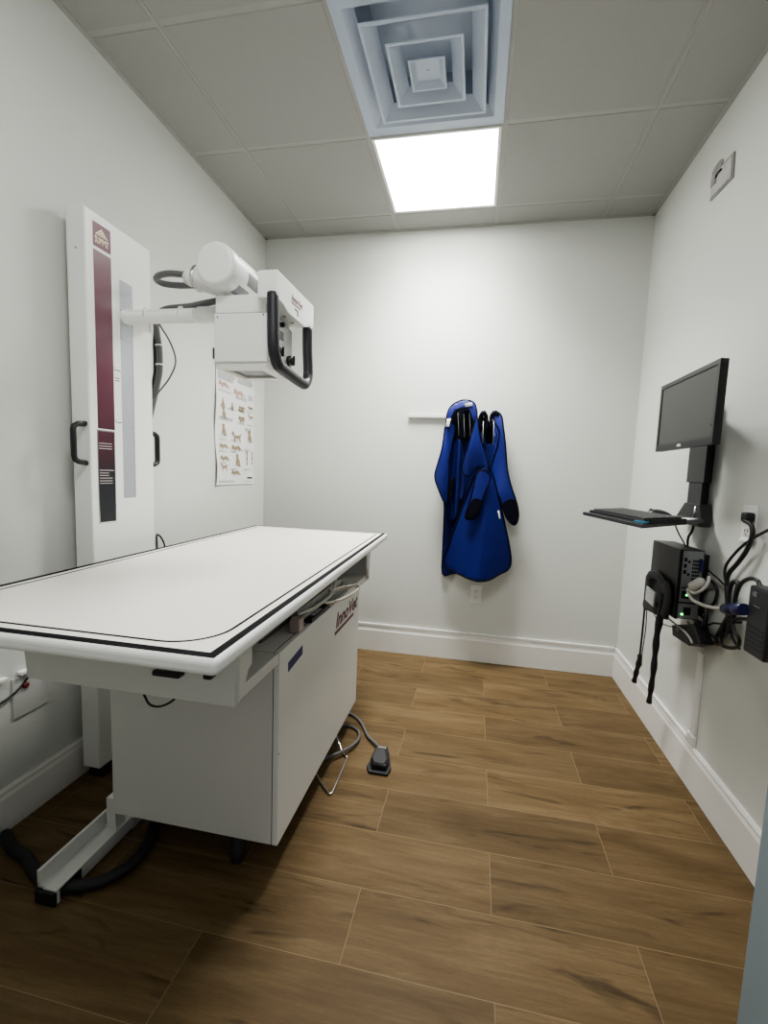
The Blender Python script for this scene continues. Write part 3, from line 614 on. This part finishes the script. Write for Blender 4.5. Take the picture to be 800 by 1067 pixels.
cloth([(468, 444), (471, 432), (477, 425), (485, 423), (492, 428), (495.5, 440), (494, 452), (489, 458), (478, 458.5), (471, 457)], .120, lambda u, v: .012*sn(u*14)-.004, 'neck_lining', LINING, a1, 0)
cloth([(464.5, 444), (470, 440), (474, 446), (471, 462), (468, 480), (467.5, 500), (466, 522), (463.5, 524), (458, 512), (452.8, 497), (456, 484), (461, 467)], .100, lambda u, v: .045*sn(PI*min(1, max(0, u)))*(.4+.6*sn(PI*v)), 'left_flap', BLUECL, a1, .0045)
cloth([(494, 443), (497, 434), (499, 452), (504, 468), (508.5, 483), (508.5, 492), (500, 486.5), (494, 490), (487, 497), (481, 488), (487, 468), (491, 454)], .078, lambda u, v: .03*sn(PI*v)+.015*sn(u*6), 'centre_flap', BLUECL, a1, .0035)
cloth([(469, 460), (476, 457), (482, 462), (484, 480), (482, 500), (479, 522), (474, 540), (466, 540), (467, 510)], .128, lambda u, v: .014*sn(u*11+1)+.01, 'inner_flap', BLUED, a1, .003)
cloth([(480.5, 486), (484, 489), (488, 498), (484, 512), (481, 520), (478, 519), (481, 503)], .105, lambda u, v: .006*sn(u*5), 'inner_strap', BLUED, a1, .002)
cloth([(467, 505), (472, 496), (474, 503), (472, 516), (467, 524), (465.5, 520)], .096, lambda u, v: .01*sn(u*4), 'velcro_patch', LINING, a1, 0)
cloth([(463.5, 445), (468, 444), (468.5, 458), (467, 465), (463, 464), (462.7, 454)], .097, lambda u, v: .004, 'side_strap', BLUED, a1, .003)
cloth([(484, 420.5), (491.5, 419.5), (492.5, 423), (484.5, 424)], .066, lambda u, v: 0, 'care_tag', PAPER, a1, 0, smooth_n=0)
cloth([(465.5, 436.5), (469.7, 436), (468, 444.5), (464.5, 444.5)], .045, lambda u, v: 0, 'care_tag', PAPER, a1, 0, smooth_n=0)
for k, (u, v) in enumerate(((477, 430), (483, 431.5), (489, 430))):
    b = B(); tube(b, [at(u, v, 'y', .098), at(u+.5, v+12, 'y', .098), at(u+1, v+24, 'y', .1)], .0022, 6); obj('lining_seam', b, GREYP, a1)
a2 = thing('lead_apron', 'blue lead apron with flared skirt and trailing strap hung on the right hooks', 'apron', (.58, YB-.06, .52))
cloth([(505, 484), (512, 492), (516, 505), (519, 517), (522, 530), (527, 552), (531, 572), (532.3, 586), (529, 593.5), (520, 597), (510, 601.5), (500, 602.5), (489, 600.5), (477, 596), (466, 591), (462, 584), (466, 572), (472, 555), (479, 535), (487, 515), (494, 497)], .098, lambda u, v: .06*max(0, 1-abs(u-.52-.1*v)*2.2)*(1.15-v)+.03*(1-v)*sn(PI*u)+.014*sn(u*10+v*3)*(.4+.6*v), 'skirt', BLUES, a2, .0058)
cloth([(513, 430), (518, 429.5), (522.5, 434), (524, 445), (526, 462), (528, 488), (532, 506), (538, 524), (540, 537), (537.5, 546), (533, 546), (527, 538), (522, 524), (517, 510), (511, 498), (513, 482), (518, 465), (520, 450), (515, 440)], .105, lambda u, v: .035*sn(PI*v)*sn(PI*u)+.012*sn(v*9), 'right_wing', BLUECL, a2, .005)
cloth([(527, 522.5), (536, 521.5), (540, 537), (537.5, 546), (533, 546), (527.5, 538), (524, 528)], .074, lambda u, v: .004, 'velcro_patch', LINING, a2, .003)
cloth([(500, 442), (503, 431), (507, 433), (510, 440), (514, 438), (519, 442), (519, 455), (516, 466), (511, 480), (506, 480), (501, 462)], .132, lambda u, v: .010*sn(u*8), 'back_lining', LINING, a2, 0)
cloth([(501, 450), (508, 462), (515, 462), (516, 478), (511, 492), (504, 486), (502, 466)], .118, lambda u, v: .012*sn(u*8+1), 'inner_panel', BLUED, a2, .002)
cloth([(496.5, 436), (499, 440), (501, 456), (506, 470), (510, 482), (508, 486), (502, 470), (498, 455)], .110, lambda u, v: .010, 'left_strip', BLUED, a2, .002)
for u0, w in ((503.5, 3.6), (515.5, 4.2)):
    b = B(); y0 = .11
    tube(b, smooth_path([at(u0-w, 446, 'y', y0), at(u0-w+.4, 434, 'y', y0), at(u0, 430, 'y', y0-.012), at(u0+w-.4, 434, 'y', y0), at(u0+w, 448, 'y', y0)], 6), .019, 8, flat=.55, nrm=(1, 0, 0)); obj('arm_loop', b, LINING, a2)
for u in (503.5, 514.5):
    b = B(); tube(b, [at(u, 439, 'y', .09), at(u-.3, 452, 'y', .09), at(u-1, 463, 'y', .093)], .0028, 6); obj('loop_seam', b, GREYP, a2)
cloth([(497, 492), (505, 490), (511, 496), (508, 506), (503, 519), (499, 532), (494, 540), (486, 541), (485, 536), (489, 524), (493, 508)], .042, lambda u, v: .012*sn(PI*u), 'waist_strap', BLUECL, a2, .0045)
cloth([(493, 520), (502, 522), (498.5, 532), (494, 540), (486, 541), (485.5, 536), (489, 528)], .028, lambda u, v: .004, 'velcro_end', LINING, a2, .002)
cloth([(517, 532.5), (520, 532), (521.5, 540.5), (518.5, 541)], .070, lambda u, v: 0, 'care_tag', PAPER, a2, 0, smooth_n=0)

# ------------------------------------------------------------------ right wall: workstation
MX, MY0, MY1, MZ0, MZ1 = 1.29, -1.182, -.735, 1.354, 1.615
t = thing('monitor', 'black flat computer monitor with a blank grey screen on the right wall arm', 'monitor', (1.31, -.96, MZ0))
b = B(); box(b, MX+.002, MX+.022, MY0, MY1, MZ0, MZ1, .003); box(b, MX+.018, MX+.045, MY0+.09, MY1-.09, MZ0+.05, MZ1-.05, .008); obj('back_shell', b, BLACK, t)
b = B(); band(b, [(MY0, MZ0), (MY1, MZ0), (MY1, MZ1), (MY0, MZ1)], [(MY0+.015, MZ0+.024), (MY1-.015, MZ0+.024), (MY1-.015, MZ1-.015), (MY0+.015, MZ1-.015)], MX-.003, MX+.006, lambda x, y, z: (z, x, y)); bz = obj('bezel', b, BLACK, t)
b = B(); box(b, MX, MX+.004, MY0+.014, MY1-.014, MZ0+.023, MZ1-.014); obj('screen', b, SCREEN, t)
b = B(); yc = (MY0+MY1)/2+.01; merge(b, text('DELL', .02, (MX-.0034, yc+.016, MZ0+.008), (0, -1, 0), (0, 0, 1), width=.032, height=.009, bold=.0008)); obj('brand_lettering', b, PAPER, bz)
b = B(); box(b, MX-.0036, MX-.002, MY0+.018, MY0+.021, MZ0+.058, MZ0+.064); obj('power_mark', b, BLACK, bz)

t = thing('monitor_wall_mount', 'black upright wall mount column holding the monitor and keyboard tray', 'wall mount', (1.47, -.71, 1.08))
b = B(); prism(b, [(1.452, -.640), (1.452, -.790), (1.498, -.752), (1.498, -.62)], 'z', 1.235, 1.56, .003); obj('wall_track', b, BLACKM, t)
b = B(); prism(b, [(1.456, -.655), (1.456, -.772), (1.498, -.738), (1.498, -.64)], 'z', 1.12, 1.236, .003); prism(b, [(-.575, 1.085), (-.645, 1.15), (-.775, 1.15), (-.795, 1.085)], 'x', 1.452, 1.495, .003); obj('column_cover', b, BLACKM, t)
b = B(); prism(b, [(1.46, -.66), (1.46, -.78), (1.36, -1.02), (1.33, -1.02), (1.33, -.92)], 'z', 1.44, 1.52, .004); box(b, 1.326, 1.338, -1.02, -.90, 1.42, 1.54, .003); obj('monitor_bracket', b, BLACKM, t)
b = B(); prism(b, [(1.034, -.70), (1.109, -1.186), (1.462, -.808), (1.462, -.66), (1.30, -.615)], 'z', 1.078, 1.0915, .002); obj('keyboard_tray', b, BLACKM, t)
b = B(); box(b, 1.445, 1.49, -.80, -.62, 1.06, 1.095, .004); obj('tray_hinge', b, BLACKM, t)
b = B(); tube(b, [(1.44, -.765, 1.09), (1.443, -.767, 1.14)], .004, 8); obj('tilt_lever', b, CHROME, t)

# keyboard laid along the tray's outer edge
ux = Vector((1.034-1.109, -.70+1.186, 0)).normalized(); vx = Vector((ux.y, -ux.x, 0))
if vx.x < 0: vx = -vx
ko = Vector((1.109, -1.186, 1.0918))+ux*.045+vx*.022
def kp(a, c, z): return ko+ux*a+vx*c+Vector((0, 0, z))
def kbox(bm, a0, a1, c0, c1, z0, z1, z0b=None, z1b=None):
    vs = [bm.verts.new(kp(a, c, z)) for a, c, z in ((a0, c0, z0), (a1, c0, z0), (a1, c1, z0), (a0, c1, z0), (a0, c0, z1), (a1, c0, z1), (a1, c1, z1b if z1b else z1), (a0, c1, z1b if z1b else z1))]
    for f in ((3, 2, 1, 0), (4, 5, 6, 7), (0, 1, 5, 4), (1, 2, 6, 5), (2, 3, 7, 6), (3, 0, 4, 7)): bm.faces.new([vs[k] for k in f])
t = thing('keyboard', 'black computer keyboard lying on the black wall tray under the monitor', 'keyboard', kp(.2, .07, 0))
b = B(); kbox(b, 0, .43, 0, .145, 0, .010, z1b=.020); bmesh.ops.recalc_face_normals(b, faces=b.faces[:]); obj('case', b, BLACK, t)
b = B()
for r in range(5):
    c0 = .012+r*.025
    for k in range(19):
        a0 = .012+k*.0215; zz = .010+.010*(c0/.145)
        kbox(b, a0, a0+.0185, c0, c0+.021, zz-.001, zz+.006, z1b=zz+.0075)
bmesh.ops.recalc_face_normals(b, faces=b.faces[:]); ks = obj('keys', b, mat('key_plastic', (.03, .031, .033, 1), .45, noise=.1), t)
b = B(); kk = ko; mpz = 1.0918
t = thing('mouse', 'black computer mouse on the tray behind the keyboard', 'mouse', (1.30, -.86, mpz))
sph = bmesh.new(); bmesh.ops.create_uvsphere(sph, u_segments=20, v_segments=10, radius=1)
for v in sph.verts: v.co = Vector((v.co.x*.052, v.co.y*.030, max(0, v.co.z)*.030*(1-.25*v.co.x)))
for f in sph.faces: f.smooth = True
merge(b, sph, 0, Matrix.Translation((1.30, -.80, mpz))); obj('mouse_shell', b, BLACK, t)
b = B(); lathe(b, (1.268, -.8035, mpz+.026), (1.268, -.7965, mpz+.026), [(0, .007), (.007, .007)], 12); obj('scroll_wheel', b, CABLEG, t)
b = B(); P0 = Vector((1.145, -1.13, mpz))
prism(b, [(1.122, -1.160), (1.20, -1.078), (1.17, -1.04), (1.103, -1.12)], 'z', mpz, mpz+.007, .001); tag(obj('blue_folder', b, CYANE), 'thin blue edged pad on the near corner of the keyboard tray', 'pad')
b = B(); prism(b, [(1.29, -.975), (1.425, -.832), (1.40, -.80), (1.262, -.93)], 'z', mpz, mpz+.003); tag(obj('paper_card', b, PAPER), 'white paper card lying on the wall end of the keyboard tray', 'paper')

# small computer in a strap holder
XC0, XC1, YC0, YC1, ZC0, ZC1 = 1.362, 1.448, -.87, -.598, .702, .975
t = thing('computer', 'small black desktop computer hung sideways on the right wall with ports showing', 'computer', (1.40, -.73, ZC0))
b = B(); box(b, XC0, XC1, YC0+.004, YC1, ZC0, ZC1, .002); obj('case', b, CASE, t)
b = B(); box(b, XC0+.004, XC1-.004, YC0, YC0+.006, ZC0+.004, ZC1-.004, .001); rp = obj('rear_panel', b, PORTG, t)
b = B()
box(b, XC0+.001, XC0+.010, YC0-.001, YC0+.003, ZC0, ZC1)
for k in range(3): box(b, XC0+.016, XC0+.026, YC0-.001, YC0+.001, .93-k*.024, .945-k*.024)
for k in range(2): box(b, XC0+.030, XC0+.038, YC0-.001, YC0+.001, .925-k*.05, .935-k*.05)
for i in range(5):
    for j in range(7): box(b, XC0+.046+i*.0055, XC0+.050+i*.0055, YC0-.001, YC0+.001, .845+j*.014, .854+j*.014)
box(b, XC0+.014, XC0+.08, YC0-.001, YC0+.001, .825, .829); box(b, XC0+.010, XC0+.08, YC0-.001, YC0+.001, .765, .771)
box(b, XC0+.018, XC0+.045, YC0-.002, YC0+.001, .785, .815); box(b, XC0+.030, XC0+.055, YC0-.002, YC0+.001, .72, .75)
obj('ports', b, HOLE, rp)
for x, z in ((XC0+.032, .796), (XC0+.022, .719)):
    b = B(); box(b, x, x+.008, YC0-.003, YC0, z, z+.006); obj('status_light', b, LED, rp)
b = B(); box(b, XC0+.070, XC0+.080, YC0-.016, YC0+.002, .895, .945, .002); tag(obj('display_plug', b, BLUEC), 'small blue plug in the top rear of the hung computer', 'plug')

SX = 1.350
t = thing('strap_holder', 'black webbing strap holder round the hung computer with two loose tails', 'strap holder', (SX, -.70, .70))
pA = lambda u, v, x=SX: at(u, v, 'x', x)
b = B(); tube(b, smooth_path([pA(676, 628), pA(675.5, 603), pA(679, 599), pA(685, 600), pA(691, 607), pA(694, 616), pA(693, 640)], 5), .020, 8, flat=.35, nrm=(1, 0, 0)); obj('webbing_loop', b, RUBBER, t)
b = B(); tube(b, smooth_path([pA(674.5, 600), pA(672, 629), pA(673, 632)], 5), .016, 8, flat=.3, nrm=(1, 0, 0)); tube(b, [pA(671, 629), pA(693, 640)], .022, 8, flat=.3, nrm=(1, 0, 0)); tube(b, smooth_path([pA(694, 608), pA(696, 622), pA(692, 642)], 5), .03, 8, flat=.35, nrm=(1, 0, 0)); obj('cradle_band', b, RUBBER, t)
b = B(); L_ = [pA(678.5, 611), pA(687.5, 618), pA(685.5, 633), pA(677, 625)]; prism(b, [(p.y, p.z) for p in L_], 'x', SX-.020, SX-.014); obj('label_plate', b, PANELG, t)
b = B()
b1 = smooth_path([pA(672, 628), pA(669.5, 655), pA(667, 678), pA(665.5, 690), pA(663, 700), pA(660.5, 710)], 5)
n1 = len(b1); tube(b, b1, [(.005 if k < n1*.45 else .012+.002*sn(k*1.3)) for k in range(n1)], 8, flat=.9, nrm=(1, 0, 0))
tube(b, smooth_path([pA(674, 631), pA(672.5, 655), pA(669, 680), pA(668, 694)], 5), .004, 6, flat=.5, nrm=(1, 0, 0)); obj('strap_tail', b, RUBBER, t)
b = B(); b2 = smooth_path([pA(691, 620), pA(688, 640), pA(684.5, 660), pA(682.5, 680), pA(680.5, 700), pA(678, 718), pA(676, 732)], 5)
n2 = len(b2); tube(b, b2, [.016-.005*k/n2+.002*sn(k*1.1) for k in range(n2)], 8, flat=.9, nrm=(1, 0, 0)); obj('strap_tail', b, RUBBER, t)

b = B(); box(b, 1.4485, 1.4985, -.80, -.66, .80, .95, .003); box(b, 1.4485, 1.4985, -.78, -.68, .696, .80, .002); obj('wall_plate', b, BLACKM, t)

t = thing('power_adapter', 'black power adapter brick hanging below the small computer', 'power adapter', (1.45, -.83, .62))
L_ = [at(699.5, 651, 'x', 1.42), at(722, 650, 'x', 1.42), at(729, 671, 'x', 1.42), at(717, 673, 'x', 1.42), at(700, 662, 'x', 1.42)]
b = B(); prism(b, [(p.y, p.z) for p in L_], 'x', 1.42, 1.47, .004); obj('brick', b, BLACK, t)
b = B(); tube(b, [at(704, 655, 'x', 1.4195), at(707, 657, 'x', 1.4195)], .006, 8, flat=.2, nrm=(1, 0, 0)); obj('brick_label', b, INKG, t)

# battery backup
t = thing('battery_backup', 'black battery backup box fixed on the right wall at the picture edge', 'battery backup', (1.44, -1.36, .74))
b = B(); box(b, 1.368, XR, -1.402, -1.306, .748, .945, .006); obj('housing', b, BLACKM, t)
b = B(); prism(b, [(-1.335+.011*cs(a*PI/10), .923+.007*sn(a*PI/10)) for a in range(20)], 'x', 1.3665, 1.369); obj('oval_badge', b, CABLEG, t)
b = B(); box(b, 1.3665, 1.369, -1.365, -1.335, .889, .891); obj('front_line', b, CABLEG, t)
b = B()
for k in range(5): box(b, 1.3663, 1.369, -1.39, -1.32, .77+k*.014, .776+k*.014)
obj('vent_slots', b, RUBBER, t)

# outlet with plug
t = thing('outlet', 'white outlet on the right wall with a black plug in its upper socket', 'outlet', (XR, -1.035, 1.04))
ya, yb, z0, z1 = -1.072, -.994, 1.040, 1.163
b = B(); box(b, XR-.006, XR, ya, yb, z0, z1, .002); obj('cover_plate', b, PLASTW, t)
for zc in (1.125, 1.075):
    b = B(); box(b, XR-.010, XR-.004, -1.055, -1.017, zc-.017, zc+.017, .003); s = obj('socket', b, PLASTW, t)
    b = B(); box(b, XR-.0108, XR-.009, -1.043, -1.040, zc-.004, zc+.006); box(b, XR-.0108, XR-.009, -1.027, -1.024, zc-.004, zc+.006); box(b, XR-.0108, XR-.009, -1.036, -1.031, zc-.012, zc-.008); obj('slots', b, INKD, s)
b = B(); box(b, XR-.014, XR-.004, -1.066, -1.000, 1.036, 1.046, .003); obj('plate_lip', b, PLASTW, t)
W_ = lambda u, v, x=1.47: at(u, v, 'x', x)
def cable(pts, r, name, m, label, parent=None, cat='cable', n=6):
    b = B(); tube(b, smooth_path(pts, n), r, 8)
    o = obj(name, b, m, parent)
    if parent is None: tag(o, label, cat)
    return o
t = thing('mains_cable', 'thick black power cord plugged into the white right wall outlet', 'power cord', (1.48, -1.03, 1.11))
b = B(); box(b, XR-.036, XR-.009, -1.074, -1.038, 1.108, 1.140, .006); obj('plug', b, BLACK, t)
cable([(XR-.032, -1.058, 1.112), W_(782.5, 547), W_(783.5, 558), W_(778, 573), W_(769, 586), W_(759, 598), W_(757, 610), W_(758, 630), W_(757, 650), W_(750, 666)], .0075, 'cord', BLACK, '', t)
cable([W_(806, 550), W_(800, 552.5), W_(784, 561), W_(769, 573), W_(757, 588), W_(755, 600), W_(758, 615), W_(760, 640), W_(762, 662), W_(770, 676)], .0048, 'charger_cable', BLACK, 'thin black cable coming in from the right edge beside the battery backup')
cable([W_(759, 660, 1.45), W_(759, 630, 1.45), W_(761, 612, 1.45), W_(765, 606, 1.45), W_(769, 609, 1.45), W_(766, 622, 1.45), W_(764, 645, 1.45), W_(757, 660, 1.47), W_(749, 670, 1.491), W_(745, 668, 1.491), W_(753, 652, 1.45), W_(760, 640, 1.45)], .0075, 'coiled_cable', BLACK, 'bundled black cord coiled beside the battery backup')
cable([W_(763, 640, 1.43), W_(767, 620, 1.43), W_(772, 608, 1.43), W_(781, 603, 1.43), W_(789, 605, 1.43), W_(793, 611, 1.43), (1.42, -1.34, .93)], .0065, 'looped_cable', BLACK, 'black cord arching over the top of the battery backup')
cable([W_(749, 664, 1.45), W_(752, 672, 1.45), W_(759, 675, 1.45), W_(768, 674, 1.45), W_(770, 666, 1.44), W_(764, 655, 1.44), W_(768, 645, 1.44), (1.44, -1.31, .84)], .006, 'bundled_cable', BLACK, 'black cord loop hanging below the blue connector')
t = thing('video_cable', 'pale video cable with a blue connector between computer and battery backup', 'cable', (1.40, -1.0, .80))
cable([W_(738.5, 601, 1.44), W_(737, 608, 1.43), W_(731, 615, 1.415), W_(723, 618, 1.40), W_(717.5, 613.5, 1.39), W_(717.5, 619, 1.39), W_(722, 625.5, 1.39), W_(733.5, 631, 1.39), W_(745, 633.5, 1.38), W_(756, 634.5, 1.375)], .006, 'cable', CABLEW, '', t)
b = B(); p, q = W_(718, 613, 1.39), W_(731, 606, 1.42); lathe(b, p, q, [(0, .006), (.008, .018), (.05, .019), (.06, .010)], 14); obj('plug_hood', b, CABLEW, t)
b = B(); p, q = W_(754.5, 634.5, 1.375), W_(775.5, 635, 1.36); L0 = (q-p).length; lathe(b, p, q, [(0, .009), (.006, .016), (L0*.42, .017), (L0*.46, .012), (L0*.56, .012), (L0*.6, .018), (L0, .017)], 14); obj('blue_connector', b, BLUEC, t)
cable([W_(691.5, 641.5, 1.41), W_(698, 646, 1.41), W_(705.5, 652, 1.412), W_(712, 657, 1.412), W_(718, 664, 1.412), W_(721, 670, 1.412)], .004, 'network_cable', CABLEW, 'thin pale cable draped over the black power adapter brick')
cable([W_(681, 632, 1.44), W_(682, 641, 1.44), W_(688, 648.5, 1.45), W_(697, 652.5, 1.46), W_(704, 653, 1.46)], .0035, 'looped_wire', CABLEG, 'thin grey wire looping below the strap holder')
cable([W_(716, 648, 1.45), W_(722, 655, 1.46), W_(726, 662, 1.48), W_(731, 672, 1.49), W_(733, 679, 1.49)], .004, 'data_cable', CABLEW, 'pale data cable entering the top of the white wall raceway')
cable([W_(722, 645, 1.46), W_(730, 652, 1.46), W_(737, 659, 1.46), W_(744, 664, 1.46), W_(748, 668, 1.46)], .0048, 'black_lead', BLACK, 'black lead with moulded end running from computer toward the coiled cord')
cable([W_(727, 653, 1.47), W_(735, 652, 1.47), W_(743, 649.5, 1.47), W_(751, 650, 1.47), W_(762, 649, 1.46), W_(772, 648.5, 1.45)], .0038, 'thin_lead', BLACK, 'thin black lead running level from computer to the battery backup')
cable([W_(733, 590, 1.46), W_(741, 597, 1.47), W_(749, 604, 1.48), W_(753, 608, 1.48), W_(758, 612, 1.475)], .003, 'wire', BLACK, 'thin black wire from the computer top rear down to the cord bundle')
cable([W_(735, 605, 1.47), W_(742, 606, 1.48), W_(747, 615, 1.485), W_(744, 628, 1.485), W_(737, 634, 1.48), W_(730, 640, 1.47), W_(734, 646, 1.46), W_(729, 652, 1.45), W_(724, 643, 1.45)], .0055, 'rear_cable', RUBBER, 'dark cable looped behind the small computer beside the wall')
cable([W_(725, 640, 1.45), W_(733, 632, 1.45), W_(736, 640, 1.45), W_(733, 652, 1.45), W_(726, 648, 1.45), W_(724, 660, 1.455), W_(726, 672, 1.46)], .008, 'adapter_cable', BLACK, 'black cord from the adapter brick up to the computer')
cable([W_(703, 546.5, 1.40), W_(707, 556, 1.41), W_(711, 563, 1.42), W_(715, 571, 1.43)], .0028, 'keyboard_cable', RUBBER, 'thin dark cable from the tray to the computer, farther from the outlet')
cable([W_(723, 545, 1.45), W_(721, 553, 1.45), W_(717, 560, 1.45), W_(716, 571, 1.45)], .005, 'monitor_cable', BLACK, 'black cable dropping from the mount column base to the computer')
# raceway
t = thing('cable_raceway', 'slim white cable raceway running down the right wall onto the baseboard', 'raceway', (XR, -.82, .16))
b = B(); prism(b, [(-.806, .56), (-.846, .56), (-.846, .172), (-.806, .172)], 'x', XR-.010, XR, .002); obj('vertical_run', b, BASEB, t)
b = B(); box(b, XR-.0145, XR-.0005, -.806, YB-.016, .1705, .190, .002); obj('wall_run', b, BASEB, t)
b = B(); box(b, XR-.014, XR, -.85, -.79, .168, .215, .004); obj('elbow', b, BASEB, t)
b = B(); box(b, -.88, XR-.015, YB-.0145, YB-.0005, .1705, .190, .002); tag(obj('cable_raceway', b, BASEB), 'slim white cable raceway running along the baseboard of the back wall', 'raceway')

ld = bpy.data.lights.new('panel_lamp', 'AREA'); ld.shape = 'SQUARE'; ld.size = .55; ld.energy = 15.5; ld.spread = math.radians(115); ld.color = (1, .985, .95)
lo = bpy.data.objects.new('panel_lamp', ld); C.objects.link(lo); lo.location = (.305, -.305, H-.003)
l2 = bpy.data.lights.new('rear_ceiling_lamp', 'AREA'); l2.shape = 'SQUARE'; l2.size = .55; l2.energy = 12; l2.color = (1, .99, .96)
o2 = bpy.data.objects.new('rear_ceiling_lamp', l2); C.objects.link(o2); o2.location = (.305, -2.3, H-.003)
# ------------------------------------------------------------------ light beyond the doorway
w = bpy.data.worlds.new('world'); sc.world = w; w.use_nodes = True
w.node_tree.nodes['Background'].inputs[0].default_value = (.95, .98, 1, 1); w.node_tree.nodes['Background'].inputs[1].default_value = .28
sc.view_settings.view_transform = 'AgX'; sc.view_settings.look = 'AgX - Medium High Contrast'; sc.view_settings.exposure = .9; sc.view_settings.gamma = 1
